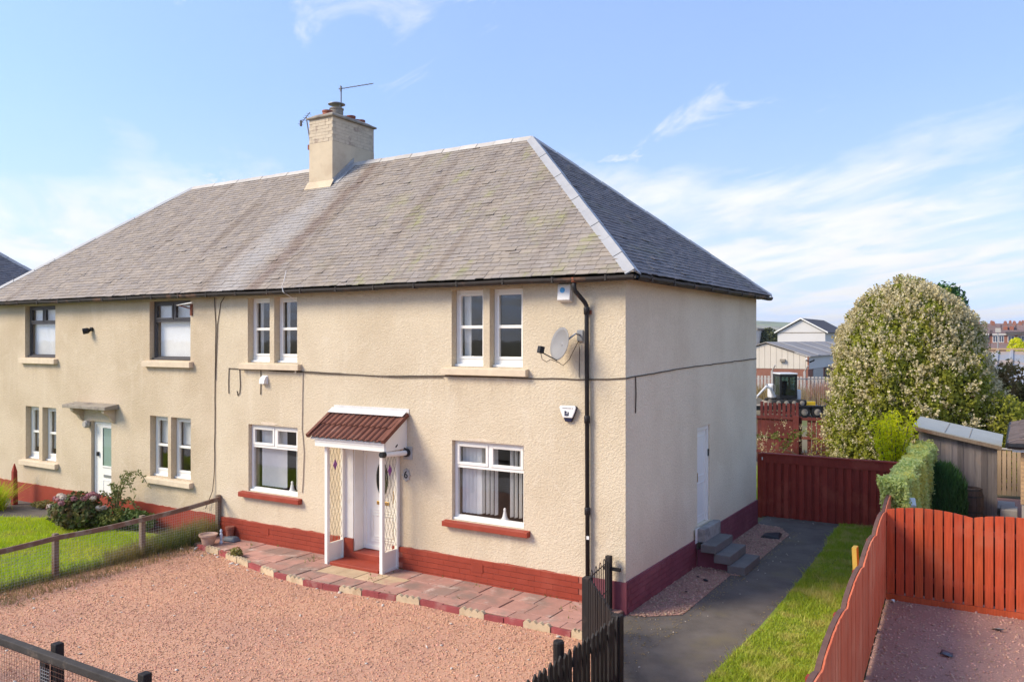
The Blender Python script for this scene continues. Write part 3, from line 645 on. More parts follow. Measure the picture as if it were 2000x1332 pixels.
# soffit, gutters, downpipe
mb = MB(); mb.box(HX0-.2, .2, -.2, .02, 5.205, 5.25); mb.box(-.02, .2, .02, HD+.2, 5.205, 5.25); mb.build('soffit', 'gutter', house)
def gutter(a, b, out):
    a, b, out = V(*a), V(*b), V(*out); pts = [(-.058, .02), (-.055, -.02), (-.03, -.052), (0, -.06), (.03, -.052), (.055, -.02), (.058, .02), (.05, .02), (.03, -.03), (0, -.042), (-.03, -.03), (-.05, .02)]
    mb = MB(); N = 30; b0 = len(mb.v)
    for i in range(N+1):
        c = a+(b-a)*(i/N)+V(0, 0, .006*math.sin(i*1.7)+.004*math.sin(i*.6)); mb.v += [tuple(c+out*x+V(0, 0, z)) for x, z in pts]
    for i in range(N):
        for k in range(12): mb.f.append((b0+i*12+k, b0+i*12+(k+1) % 12, b0+(i+1)*12+(k+1) % 12, b0+(i+1)*12+k))
    g = mb.build('gutter', 'gutter', house); L = (b-a).length; n = int(L/.9)
    for i in range(n):
        c = a+(b-a)*((i+.5)/n); MB().obox(c+V(0, 0, -.012), out*.064, (b-a).normalized()*.014, V(0, 0, .045)).build('bracket', 'gutter', g)
    return g
gutter((HX0-.2, -.265, 5.232), (.27, -.265, 5.226), (0, -1, 0)); gutter((.265, -.2, 5.226), (.265, HD+.24, 5.232), (1, 0, 0))
dp = MB().tube([(-.76, -.265, 5.2), (-.76, -.262, 5.08), (-.75, -.25, 5.03), (-.66, -.10, 4.86), (-.64, -.07, 4.80), (-.64, -.065, 4.70), (-.62, -.065, .10)], .036, 12).build('downpipe', 'pipe', house, smooth=True)
for z in (4.72, 3.0, 1.55): MB().lathe((-.64+.02*(4.7-z)/4.6, -.065, z), [(.037, -.06), (.047, -.055), (.049, .05), (.043, .06), (.037, .065)], 12).build('collar', 'pipe', dp, smooth=True)
MB().obox((-.64, -.02, 4.70), (.06, 0, 0), (0, .02, 0), (0, 0, .03)).build('pipe_clip', 'rust', dp)
MB().lathe((-.76, -.265, 5.16), [(.045, 0), (.055, .03), (.062, .08)], 12).build('outlet', 'rust', dp, smooth=True)
MB().obox((-.60, -.105, 1.14), (.022, 0, 0), (0, .004, 0), (0, 0, .026)).build('reflector', 'plastic', dp)

# --- plinths
pl = MB().box(-9.5, -5.62, -.03, -.001, -.05, .475).box(-4.62, -.58, -.03, -.001, -.05, .475).build('plinth', 'red_joint', house)
bh, bl = .093, .232
bmesh_ = MB().box(-.5*bl+.001, .5*bl-.001, -.009, .006, -.5*bh+.004, .5*bh-.004).mesh('brick')
for r_ in range(5):
    z = .475-bh*(r_+.5); x = -9.5+bl*(.5 if r_ % 2 else 1.0)
    while x < -.6:
        if not (-5.75 < x < -4.5) and x < -.58-bl*.5: inst('brick', bmesh_, 'red_paint', pl, (x, -.032+random.uniform(-.0015, .0015), z+random.uniform(-.002, .002)))
        x += bl
for x, z in ((-8.02, .33), (-2.75, .34)):
    ab = MB().box(x-.12, x+.12, -.05, -.03, z-.075, z+.075).build('air_brick', 'red_paint', pl)
tag(MB().box(HX0-.02, -9.5, -.03, -.001, -.05, .485).build('plinth', 'red_paint', house), 'smooth red plinth of the left half')
pp = MB().box(-.58, .03, -.034, -.001, -.05, .50).box(.001, .034, -.001, 3.2, -.05, .51).box(.001, .034, 4.12, HD, -.05, .56).build('plinth', 'purple', house); tag(pp, 'maroon purple painted brick plinth round the corner')
mb = MB(); r_ = 0
for r_ in range(5):
    z = .48-bh*(r_+.5); y = .12 if r_ % 2 else 0.
    while y < HD-.2:
        if not 3.0 < y < 4.2: mb.box(.03, .043+random.uniform(-.001, .001), y+.004, y+bl-.004, z-.5*bh+.004, z+.5*bh-.004)
        y += bl
tag(mb.build('brick_courses', 'purple', pp), kind='stuff')

def paint_edge(x0, x1, z, y, mat, par):
    n = int((x1-x0)/.12); zs = [z+random.uniform(-.009, .012)+.006*math.sin(i*.35) for i in range(n+1)]
    MB().prism([(x0+(x1-x0)*i/n, y, zs[i]) for i in range(n+1)]+[(x1, y, z-.03), (x0, y, z-.03)], (0, .004, 0)).build('paint_edge', mat, par)
paint_edge(-9.5, -5.88, .478, -.0065, 'red_paint', pl); paint_edge(-4.48, -.58, .478, -.0065, 'red_paint', pl); paint_edge(HX0, -9.5, .49, -.0065, 'red_paint', house)
# --- windows
def framebox(mb, x0, x1, z0, z1, y, t, d_=.07):
    mb.box(x0, x0+t, y, y+d_, z0, z1).box(x1-t, x1, y, y+d_, z0, z1).box(x0+t, x1-t, y, y+d_, z0, z0+t).box(x0+t, x1-t, y, y+d_, z1-t, z1)
def casement(par, x0, x1, z0, z1, y, t, mat, glass='glass', proud=.012):
    mb = MB(); framebox(mb, x0, x1, z0, z1, y-proud, t, .06); c = mb.build('sash', mat, par, bevel=.006)
    MB().box(x0+t-.01, x1-t+.01, y+.022, y+.028, z0+t-.01, z1-t+.01).build('pane', glass, par); return c
def window(o, inset, style, mat='white', label=None, sillboard=True):
    x0, x1, z0, z1 = o; mb = MB(); t = .055; framebox(mb, x0+.004, x1-.004, z0+.004, z1-.004, inset, t, .075)
    w_ = mb.build('window', mat, house, bevel=.004)
    if label: w_['label'] = label
    if sillboard: MB().box(x0+.002, x1-.002, inset-.055, inset+.004, z0+.004, z0+.045).build('cill_nosing', mat, w_, bevel=.006)
    zt = z1-.40
    if style == 'fan':
        xm = (x0+x1)/2; zi = z1-t-.38
        MB().box(x0+t, x1-t, inset+.001, inset+.07, zi-.045, zi).box(xm-.025, xm+.025, inset+.001, inset+.07, zi, z1-t).build('transom', mat, w_)
        casement(w_, x0+t+.003, xm-.027, zi+.004, z1-t-.003, inset, .05, mat); casement(w_, xm+.027, x1-t-.003, zi+.004, z1-t-.003, inset, .05, mat)
        MB().box(x0+t-.01, x1-t+.01, inset+.03, inset+.036, z0+t-.01, zi-.04).build('pane', 'glass', w_)
        MB().box(x0+t, x1-t, inset+.012, inset+.06, z0+t, z0+t+.03).build('bead', mat, w_)
    else:
        MB().box(x0+t, x1-t, inset+.001, inset+.07, z0+t, z0+t+.075).build('bottom_rail', mat, w_)
        zm = z0+(z1-z0)*.515; mbx = MB(); framebox(mbx, x0+t+.002, x1-t-.002, z0+t+.078, z1-t-.003, inset-.01, .05, .06)
        mbx.box(x0+t+.05, x1-t-.05, inset-.008, inset+.05, zm-.027, zm+.027); mbx.build('sash', mat, w_, bevel=.005)
        MB().box(x0+t+.04, x1-t-.04, inset+.024, inset+.03, z0+t+.11, zm-.02).build('pane', 'glass', w_); MB().box(x0+t+.04, x1-t-.04, inset+.024, inset+.03, zm+.02, z1-t-.04).build('pane', 'glass', w_)
        MB().box(x0+t+.12, x1-t-.12, inset-.016, inset-.009, z1-t-.036, z1-t-.02).build('trickle_vent', mat, w_)
    return w_
def blinds(w_, x0, x1, z0, z1, y, pitch, ang, mat='blind'):
    """vertical blind slats hung behind the glass"""
    x = x0; wd = .085
    while x < x1:
        a = R(ang+random.uniform(-5, 5)); c, s_ = math.cos(a)*wd/2, math.sin(a)*wd/2
        MB().hexa([(x-c, y-s_, z0), (x+c, y+s_, z0), (x+c, y+s_+.002, z0), (x-c, y-s_+.002, z0)], [(x-c, y-s_, z1), (x+c, y+s_, z1), (x+c, y+s_+.002, z1), (x-c, y-s_+.002, z1)]).build('blind_slat', mat, w_)
        x += pitch
def sill(x0, x1, z0, z1, mat, proj=.11):
    return MB().hexa([(x0, -proj, z0), (x1, -proj, z0), (x1, .12, z0), (x0, .12, z0)], [(x0, -proj, z1-.02), (x1, -proj, z1-.02), (x1, .12, z1+.004), (x0, .12, z1+.004)]).build('sill', mat, house, bevel=.008)
W = OPEN_R
w1 = window(W[0], .085, 'fan', label='white ground-floor window with open vertical blinds right of the porch')
blinds(w1, -3.2, -2.85, 1.2, 2.44, .24, .078, 38); blinds(w1, -2.80, -2.50, 1.22, 2.44, .24, .088, 78); blinds(w1, -2.22, -1.86, 1.22, 2.44, .24, .088, 80)
w2 = window(W[1], .085, 'fan', label='white ground-floor window with drawn vertical blinds left of the porch')
blinds(w2, -8.35, -7.70, 1.2, 2.44, .24, .078, 36); blinds(w2, -7.36, -7.12, 1.2, 2.44, .24, .062, 95)
for wi, xx in ((w1, -2.36), (w2, -7.52)):     # pale figurine on the inner sill
    MB().lathe((xx, .235, 1.14), [(.075, 0), (.08, .03), (.05, .05), (.035, .10), (.028, .14), (.02, .17), (.026, .20), (.012, .225)], 12).build('figurine', 'plastic', wi, smooth=True)
for q in W[2:6]:
    wn = window(q, .145, 'sash')
    if q[0] in (-3.32,): MB().box(q[0]+.1, q[0]+.24, .26, .28, 3.85, 5.1).build('curtain', 'curtain', wn)
    if q[0] in (-8.58, -7.79): MB().box(q[0]+.09, q[0]+.17, .27, .285, 3.85, 5.1).build('curtain', 'curtain', wn)
for x0, x1, z0, z1, mt in ((-3.46, -1.71, .99, 1.10, 'red_paint'), (-8.76, -6.99, .985, 1.10, 'red_paint'), (-3.48, -1.74, 3.65, 3.785, 'stone_sill'), (-8.74, -7.00, 3.65, 3.785, 'stone_sill'),
                           (-17.36, -15.66, 3.645, 3.79, 'stone_sill'), (-12.05, -10.34, 3.645, 3.79, 'stone_sill'), (-17.34, -15.62, .975, 1.12, 'stone_sill'), (-11.98, -10.34, .985, 1.12, 'stone_sill')): sill(x0, x1, z0, z1, mt)
W = OPEN_L
for k, q in enumerate(W[:2]):
    wn = window(q, .12, 'fan', 'grey_upvc', label='grey framed upper window with white blind' if k else 'grey framed upper window with narrow vertical blinds')
    if k == 0: blinds(wn, q[0]+.08, q[1]-.05, q[2]+.08, q[3]-.1, .25, .079, 12)
    else: MB().box(q[0]+.07, q[1]-.07, .25, .255, q[2]+.07, q[3]-.06).build('roller_blind', 'blind', wn)
for k, q in enumerate(W[2:6]):
    wn = window(q, .145, 'sash')
    MB().box(q[0]+.07, q[1]-.07, .26, .264, q[2]+(.75 if k > 1 else .3), q[3]-.06).build('roller_blind', 'curtain', wn)
# cement patches over two ground-floor windows
def patch(cx, cz, wd, hg):
    pts = [(cx+wd*math.cos(a)*(.75+.35*random.random()), -.006, cz+hg*math.sin(a)*(.7+.4*random.random())) for a in [i*math.pi/8 for i in range(16)]]
    MB().prism(pts, (0, .01, 0)).build('cement_patch', 'cement', house)
patch(-7.95, 2.54, .26, .04); patch(-2.72, 2.53, .3, .025)

# --- doors
def panel_door(o, y, opp=None):
    x0, x1, z0, z1 = o; mb = MB(); framebox(mb, x0, x1, z0, z1, y-.02, .07, .09); dr = mb.build('door', 'white', house, bevel=.004)
    MB().box(x0+.07, x1-.07, y, y+.045, z0+.07, z1-.07).build('door_leaf', 'white', dr); return dr
x0, x1, z0, z1 = -5.60, -4.64, .25, 2.19
fd = panel_door((x0, x1, z0, z1), .27); tag(fd, 'white front door with oval dark glass inside the porch')
cx = (x0+x1)/2; ring = [(cx+.15*math.cos(a), .0, 1.62+.33*math.sin(a)) for a in [i*math.pi/16 for i in range(32)]]
MB().prism([(p[0], .254, p[2]) for p in ring], (0, .012, 0)).build('oval_glass', 'glass_dark', fd); MB().prism([(cx+(p[0]-cx)*.98, .262, 1.62+(p[2]-1.62)*.98) for p in ring], (0, .006, 0)).build('oval_backing', 'black', fd)
mb = MB(); n = len(ring)
for i in range(n):
    a, b = ring[i], ring[(i+1) % n]; sc_ = lambda p, k: (cx+(p[0]-cx)*k[0], 1.62+(p[2]-1.62)*k[1])
    a1, b1 = sc_(a, (1.28, 1.13)), sc_(b, (1.28, 1.13)); mb.quad((a[0], .245, a[2]), (b[0], .245, b[2]), (b1[0], .262, b1[1]), (a1[0], .262, a1[1]))
mb.build('oval_moulding', 'white', fd)
MB().box(cx-.15, cx+.15, .253, .268, 1.12, 1.19).build('letter_plate', 'brass', fd, bevel=.008)
for k in range(3): 
    mb = MB(); framebox(mb, x0+.15+.04*k, x1-.15-.04*k, .40+.05*k, 1.02-.05*k, .258-.003*k, .012, .02); mb.build('moulding', 'white', fd)
MB().box(x1-.2, x1-.17, .215, .262, 1.18, 1.42).build('handle', 'brass', fd, bevel=.01)
rv = MB().box(-5.618, -5.60, .005, .26, .245, 2.195).box(-4.638, -4.622, .005, .26, .245, 2.195).box(-5.60, -4.64, .005, .26, 2.185, 2.197).box(-5.88, -5.622, -.012, -.001, .48, 2.28).box(-4.618, -4.50, -.012, -.001, .48, 2.28).box(-5.622, -4.618, -.012, -.001, 2.202, 2.28).build('door_surround', 'white_wall', house)
MB().box(-5.86, -5.60, -.05, -.031, .06, .475).build('plinth_return', 'red_paint', house); MB().box(-4.64, -4.50, -.05, -.031, .06, .475).build('plinth_return', 'red_paint', house)
MB().box(-5.60, -4.64, -.06, .30, .0, .24).build('upper_step', 'red_paint', house, bevel=.01); MB().box(-5.76, -4.58, -.50, -.062, .0, .13).build('lower_step', 'red_paint', house, bevel=.01)
ld = panel_door((-14.20, -13.39, .23, 2.27), .10); tag(ld, 'white left-hand door with a tall glazed panel under the concrete hood')
MB().box(-13.86, -13.50, .085, .105, 1.2, 2.12).build('door_pane', 'glass_dark', ld); mb = MB(); framebox(mb, -13.90, -13.46, 1.16, 2.16, .08, .04, .03); mb.build('pane_frame', 'white', ld); MB().box(-13.86, -13.5, .105, .108, 1.2, 2.12).build('pane_backing', 'interior', ld)
MB().box(-13.83, -13.53, .085, .10, .92, .98).build('letter_plate', 'steel', ld); MB().box(-14.08, -14.02, .05, .1, 1.42, 1.52).build('door_bell', 'black', ld)
mb = MB(); framebox(mb, -13.88, -13.48, .36, .86, .092, .03, .02); mb.build('moulding', 'white', ld)
mb = MB(); mb.hexa([(-14.86, -.36, 2.60), (-13.08, -.36, 2.60), (-13.08, -.002, 2.60), (-14.86, -.002, 2.60)], [(-14.86, -.36, 2.68), (-13.08, -.36, 2.68), (-13.08, -.002, 2.73), (-14.86, -.002, 2.73)])
hd = mb.build('door_hood', 'cope', house, bevel=.012)
for x in (-14.62, -13.32): MB().prism([(x, -.002, 2.27), (x, -.06, 2.30), (x, -.14, 2.42), (x, -.28, 2.52), (x, -.30, 2.598), (x, -.002, 2.598)], (.1, 0, 0)).build('bracket', 'harl_left', hd)
sdoor = MB(); y0, y1, z0, z1 = DOOR_S
sdoor.box(-.10, -.03, y0+.004, y0+.07, z0, z1-.004).box(-.10, -.03, y1-.07, y1-.004, z0, z1-.004).box(-.10, -.03, y0+.07, y1-.07, z1-.075, z1-.004)
so = sdoor.build('door', 'white', house); tag(so, 'narrow white side door above concrete steps')
MB().box(-.12, -.075, y0+.07, y1-.07, z0+.01, z1-.07).build('door_leaf', 'white', so); MB().box(-.022, -.018, y0-.0, y0+.05, z0, z1).build('trim', 'white', so)
for zz0, zz1 in ((.85, 1.5), (1.62, 2.4)):
    mb = MB(); mb.box(-.078, -.066, y0+.13, y0+.15, zz0, zz1).box(-.078, -.066, y1-.15, y1-.13, zz0, zz1).box(-.078, -.066, y0+.13, y1-.13, zz0, zz0+.02).box(-.078, -.066, y0+.13, y1-.13, zz1-.02, zz1); mb.build('moulding', 'white', so)
MB().box(-.08, -.03, y0+.10, y0+.13, 1.55, 1.72).build('handle', 'brass', so); MB().box(-.028, -.01, y1-.06, y1-.015, 1.98, 2.12).build('bell_push', 'black', so, bevel=.006)

# --- chimney
CX0, CX1, CY0, CY1 = -9.85, -9.06, 3.0, 4.52
ch = MB().box(CX0, CX1, CY0, CY1, 7.6, 9.12).build('chimney', 'render_ch', house, bevel=.008)
MB().box(CX0+.006, CX1-.006, CY0+.006, CY1-.006, 9.12, 9.72).build('brick_core', 'mortar_ch', ch)
bmc = MB().box(-.108, .108, -.02, .02, -.0365, .0365).mesh('brick'); bmd = MB().box(-.02, .02, -.108, .108, -.0365, .0365).mesh('brick')
for r_ in range(7):
    z = 9.165+.08*r_
    for k in range(4):
        x = CX0+.11+.22*k-(.11 if r_ % 2 else 0)
        if CX0+.09 < x < CX1-.09: inst('brick', bmc, 'brick_ch', ch, (x, CY0+.0195+random.uniform(-.0015, .0015), z))
    for k in range(8):
        y = CY0+.11+.22*k-(.11 if r_ % 2 else 0)
        if CY0+.09 < y < CY1-.09: inst('brick', bmd, 'brick_ch', ch, (CX1-.0195+random.uniform(-.0015, .0015), y, z))
MB().box(CX0-.055, CX1+.055, CY0-.055, CY1+.055, 9.72, 9.775).build('cope', 'cope', ch, bevel=.02); MB().hexa([(CX0-.02, CY0-.02, 9.775), (CX1+.02, CY0-.02, 9.775), (CX1+.02, CY1+.02, 9.775), (CX0-.02, CY1+.02, 9.775)], [(CX0+.12, CY0+.12, 9.86), (CX1-.12, CY0+.12, 9.86), (CX1-.12, CY1-.12, 9.86), (CX0+.12, CY1-.12, 9.86)]).build('haunching', 'cope', ch)
for y, h, r_ in ((3.18, .11, .12), (3.80, .11, .09), (4.02, .17, .11), (4.22, .12, .09), (4.40, .15, .10)):
    MB().lathe((-9.4, y, 9.82), [(r_*1.05, 0), (r_, .03), (r_, h-.05), (r_*1.1, h-.04), (r_*1.1, h), (r_*.8, h), (r_*.78, h-.06)], 18).build('chimney_pot', 'potclay', ch, smooth=False)
cw = MB().lathe((-9.4, 3.5, 9.82), [(.165, 0), (.165, .2), (.18, .21), (.18, .24), (.13, .24), (.13, .15)], 18).build('flue_terminal', 'cope', ch)
MB().lathe((-9.4, 3.5, 10.16), [(.215, 0), (.215, .015), (.12, .05), (.02, .07)], 18).build('rain_cap', 'steel', cw)
mb = MB()
for k in range(3): a = k*2.1; mb.tube([(-9.4+.12*math.cos(a), 3.5+.12*math.sin(a), 10.03), (-9.4+.12*math.cos(a), 3.5+.12*math.sin(a), 10.165)], .008, 5)
mb.build('cap_leg', 'steel', cw)
def roofz(y): return EZ+(RZ-EZ)*(y+OV)/(HD/2+OV)
MB().prism([(CX1+.004, CY0-.06, roofz(CY0-.06)+.03), (CX1+.004, HD/2+.02, RZ+.05), (CX1+.004, HD/2+.02, RZ+.17), (CX1+.004, CY0-.0, roofz(CY0)+.14)], (.012, 0, 0)).build('flashing', 'zinc', ch)
MB().obox((CX1+.09, (CY0+HD/2)/2, roofz((CY0+HD/2)/2)+.035), (.085, 0, 0), V(0, 1, (RZ-EZ)/(HD/2+OV)).normalized()*.5, nF*.004).build('soaker', 'zinc', ch)
MB().prism([(CX0-.04, CY0-.005, roofz(CY0)+.12), (CX1+.04, CY0-.005, roofz(CY0)+.12), (CX1+.05, CY0-.13, roofz(CY0-.13)+.036), (CX0-.05, CY0-.13, roofz(CY0-.13)+.036)], (0, .004, -.008)).build('apron', 'render_ch', ch)
#@@PORCH@@
# ================================================================ PORCH
porch = thing('porch', 'white door porch with red-brown tiled canopy and diamond-leaded glass side panels', 'porch', (-5.2, -.25, .08))
PX0, PX1 = -6.10, -4.32; ya, za, yb, zb = -.70, 2.455, -.01, 2.885
sl = V(0, yb-ya, zb-za); SL = sl.length; sl.normalize(); nn = V(0, -sl.z, sl.y)
NC = 13; cw_ = (PX1-PX0)/NC
prof = [(0, 0), (.25, .002), (.42, .002), (.5, .016), (.62, .03), (.76, .03), (.88, .016), (.98, .0)]
def tile_mesh(L):
    mb = MB(); ring0 = [V(u*cw_, 0, 0)+nn*(h+.022) for u, h in prof]; ring1 = [p+sl*L-nn*.014 for p in ring0]
    lo0 = [p-nn*.016 for p in ring0]; b = 0; n = len(prof); mb.v = [tuple(p) for p in ring0+ring1+lo0]
    for i in range(n-1): mb.f += [(i, i+1, n+i+1, n+i), (2*n+i, 2*n+i+1, i+1, i)]
    return mb.mesh('roof_tile')
L1 = SL*.52; tm = tile_mesh(L1)
for r_ in range(2):
    for k in range(NC):
        p = V(PX0+cw_*k, ya, za)+sl*(SL-L1-.02)*r_+nn*(.014*r_)
        inst('roof_tile', tm, 'porch_tile', porch, p+V(0, random.uniform(-.003, .003), random.uniform(-.002, .002)))
for x in (PX0-.04, PX1+.0): MB().obox(V(x+.02, (ya+yb)/2, (za+zb)/2)+nn*.02, (.035, 0, 0), sl*(SL/2+.0), nn*.035).build('verge_tile', 'porch_tile', porch)
mb = MB(); mb.obox(V((PX0+PX1)/2, yb-.075, zb-.01)+nn*.05, ((PX1-PX0)/2+.03, 0, 0), sl*.075, nn*.006); mb.box(PX0-.02, PX1+.05, -.012, -.001, zb+.0, zb+.12); mb.build('flashing', 'lead', porch)
MB().prism([(PX0, ya+.05, za-.015), (PX1, ya+.05, za-.015), (PX1, yb, zb-.02), (PX0, yb, zb-.02)], (0, 0, -.025)).build('roof_deck', 'white', porch)
mb = MB()
for k in range(2): mb.box(-6.02, -4.335, -.62-.004*k, -.60, 2.285+.08*k, 2.362+.082*k)
mb.build('fascia', 'white', porch)
for x in (-6.0, -4.345): MB().prism([(x, -.60, 2.285), (x, -.002, 2.285), (x, -.002, 2.84), (x, -.60, 2.445)], (.025, 0, 0)).build('cheek', 'white', porch)
MB().box(-5.97, -4.36, -.598, -.003, 2.29, 2.31).build('ceiling', 'white', porch)
MB().obox((-4.318, -.30, 2.36), (.002, 0, 0), (0, .028, .02), (0, -.006, .012)).build('vent_hole', 'black', porch)
for sx in (-5.86, -4.52):
    for y, nm in ((-.46, 'front_post'), (-.04, 'wall_post')): MB().box(sx-.035, sx+.035, y-.035, y+.035, PZ-.01, 2.29).build(nm, 'white', porch, bevel=.004)
    MB().box(sx-.02, sx+.02, -.425, -.075, .40, .445).box(sx-.02, sx+.02, -.425, -.075, PZ, PZ+.04).build('panel_rail', 'white', porch)
    MB().box(sx-.008, sx+.008, -.425, -.075, PZ+.04, .40).build('lower_panel', 'white', porch)
    gl = MB().box(sx-.003, sx+.003, -.425, -.075, .445, 2.285).build('side_glass', 'glass2', porch)
    mb = MB(); y0, y1, z0, z1 = -.425, -.075, .445, 2.285; dy = (y1-y0)/2.0; dz = .255; 
    for sgn in (1, -1):
        for k in range(-12, 12):
            # line z = z0 + k*dz + sgn*(y-y0)*dz/dy*1.0 clipped to the pane
            pts = []
            for t_ in np.linspace(0, 1, 41):
                y = y0+(y1-y0)*t_; z = z0+.05+k*dz*1.0+sgn*(y-y0)*dz/(dy*.5)*.5*2
                if z0 <= z <= z1: pts.append((y, z))
            if len(pts) > 2: mb.bar((sx, pts[0][0], pts[0][1]), (sx, pts[-1][0], pts[-1][1]), .0035, .005, up=(1, 0, 0))
    mb.build('leading', 'leading', porch)
    MB().prism([(sx-.006, -.25, 1.80), (sx-.006, -.195, 1.90), (sx-.006, -.25, 2.0), (sx-.006, -.305, 1.90)], (.012, 0, 0)).build('violet_diamond', 'purple_glass', porch)

# ================================================================ FITTINGS ON THE HOUSE
def single(mb, name, mat, label, cat, group=None, smooth=False, bevel=0., origin=None):
    return tag(mb.build(name, mat, None, smooth, bevel, origin=origin or (mb.v[0])), label, cat, group)
sc1 = thing('security_camera', 'white bullet camera with black ends sticking out beside the porch canopy', 'security camera', (-4.30, -.005, 2.21))
MB().box(-4.40, -4.19, -.02, -.001, 2.08, 2.32).build('back_plate', 'plaque', sc1, bevel=.02); MB().lathe((-4.30, -.02, 2.21), [(.075, 0), (.075, .05), (.06, .06)], 14, axis=(0, -1, 0)).build('base', 'black', sc1)
MB().tube([(-4.30, -.07, 2.21), (-4.345, -.60, 2.235)], .048, 14).build('body', 'plastic', sc1, smooth=False); MB().tube([(-4.345, -.60, 2.235), (-4.352, -.69, 2.24)], [.056, .05], 14).build('lens_hood', 'black', sc1)
MB().tube([(-4.30, -.04, 2.28), (-4.34, -.12, 2.31), (-4.36, -.3, 2.30), (-4.36, -.55, 2.28)], .009, 6).build('cable_tail', 'black', sc1)
pq = thing('number_plaque', 'small grey scalloped plaque numbered 6 beside the porch', 'house number', (-4.33, -.005, 1.80))
MB().prism([(-4.33+(.085+.012*math.cos(8*a))*math.cos(a)*.95, -.001, 1.80+(.11+.012*math.cos(8*a))*math.sin(a)) for a in [i*math.pi/24 for i in range(48)]], (0, -.022, 0)).build('plate', 'plaque', pq)
t6 = text_mesh('6', .19, .004, 'numeral'); inst('numeral', t6, 'black', pq, (-4.33, -.027, 1.80), rot=(R(90), 0, 0))
al = thing('alarm_box', 'white square alarm box with blue round emblem under the eave', 'alarm box', (-1.03, -.01, 5.0))
MB().prism([(-1.15, -.001, 4.86), (-1.15, -.11, 4.90), (-1.15, -.085, 5.16), (-1.15, -.001, 5.17)], (.23, 0, 0)).build('cover', 'plastic', al, bevel=.012)
yb_ = lambda z: -.11+(z-4.90)*.025/.26
MB().prism([(-1.06+.045*math.cos(a), yb_(5.06+.045*math.sin(a))-.004, 5.06+.045*math.sin(a)) for a in [i*math.pi/10 for i in range(20)]], (0, .003, 0)).build('emblem', 'blue', al)
for k in range(4): MB().box(-.9195, -.915, -.075, -.02, 5.06+.02*k, 5.068+.02*k).build('louvre', 'dish', al)
MB().box(-1.13, -1.0, -.08, -.002, 5.165, 5.20).build('strobe', 'navy', al)
a2 = thing('alarm_box', 'white shield-shaped alarm box with dark base below the satellite dish', 'alarm box', (-.98, -.01, 3.08))
def shield(z0, z1, w0, w1, y): return [(-.98-w0, y, z0), (-.98+w0, y, z0), (-.98+(w0+w1)/2+.01, y, (z0+z1)/2), (-.98+w1, y, z1-.03), (-.98+w1-.02, y, z1), (-.98-w1+.02, y, z1), (-.98-w1, y, z1-.03), (-.98-(w0+w1)/2-.01, y, (z0+z1)/2)]
MB().prism(shield(2.945, 3.20, .055, .15, -.001), (0, -.05, 0)).build('back_shell', 'navy', a2, bevel=.008); MB().prism(shield(3.01, 3.205, .085, .153, -.05), (0, -.022, 0)).build('cover', 'plastic', a2, bevel=.012)
mb = MB()
for x, z, a, b in ((-1.02, 3.08, .012, .04), (-.99, 3.062, .01, .025), (-.965, 3.075, .008, .03), (-1.004, 3.105, .02, .006), (-.972, 3.05, .016, .006)): mb.box(x-a, x+a, -.0755, -.072, z-b, z+b)
mb.build('printed_mark', 'navy', a2); 
for k, (x, wd) in enumerate(((-1.05, .02), (-1.0, .025), (-.94, .025), (-.89, .012))): MB().box(x-wd, x+wd, -.0748, -.072, 3.158, 3.17).build('printed_line', 'dish', a2)

dsh = thing('satellite_dish', 'grey oval satellite dish with black receiver arm beside the downpipe', 'satellite dish', (-.78, -.005, 4.33))
MB().box(-.83, -.73, -.03, -.001, 4.24, 4.42).build('wall_bracket', 'steel', dsh); nd = V(-.42, -.87, .22).normalized(); dc = V(-1.0, -.30, 4.20)
ex = V(0, 0, 1).cross(nd).normalized(); ey = nd.cross(ex).normalized()
mb = MB(); rings = 6; ns = 28; 
for j in range(rings+1):
    q = j/rings
    for k in range(ns):
        a = 2*math.pi*k/ns; mb.v.append(tuple(dc+ex*(.235*q*math.cos(a))+ey*(.27*q*math.sin(a))+nd*(.06*q*q-.06)))
for j in range(rings):
    for k in range(ns): mb.f.append((j*ns+k, j*ns+(k+1) % ns, (j+1)*ns+(k+1) % ns, (j+1)*ns+k))
ob = mb.build('reflector', 'dish', dsh, smooth=True); ob.modifiers.new('solid', 'SOLIDIFY').thickness = .008
MB().tube([(-.78, -.02, 4.34), (-.80, -.14, 4.36), (-.88, -.20, 4.28), tuple(dc-nd*.08)], .016, 8).build('mount_arm', 'steel', dsh)
l0 = dc-ey*.27-nd*.01; l1 = dc+nd*.33-ey*.20+ex*.0
MB().bar(l0, l1, .02, .014).build('feed_arm', 'black', dsh); MB().obox(l1+ey*.03, nd*.045, ex*.04, ey*.055).build('receiver', 'black', dsh, bevel=.01)
MB().tube([tuple(l1), tuple(l1+V(.03, 0, -.12)), tuple(l1+V(.10, .02, -.16)), tuple((l0+l1)/2+V(.03, 0, -.05)), tuple(l0+V(.02, .02, -.03)), tuple(l0+V(.08, .06, -.08)), tuple(l0+V(.16, .12, .02)), (-.80, -.03, 4.25), (-.79, -.015, 4.1), (-.80, -.012, 3.66)], .006, 5).build('coax', 'cable', dsh)
cw_t = thing('vent_cowl', 'small grey-white extractor cowl below the middle upper window', 'vent cover', (-8.05, -.005, 3.44))
MB().prism([(-8.13, -.001, 3.36), (-8.13, -.10, 3.36), (-8.13, -.09, 3.44), (-8.13, -.05, 3.505), (-8.13, -.001, 3.52)], (.15, 0, 0)).build('hood', 'plastic', cw_t, bevel=.006); MB().box(-8.14, -7.97, -.012, -.001, 3.345, 3.53).build('flange', 'plastic', cw_t)
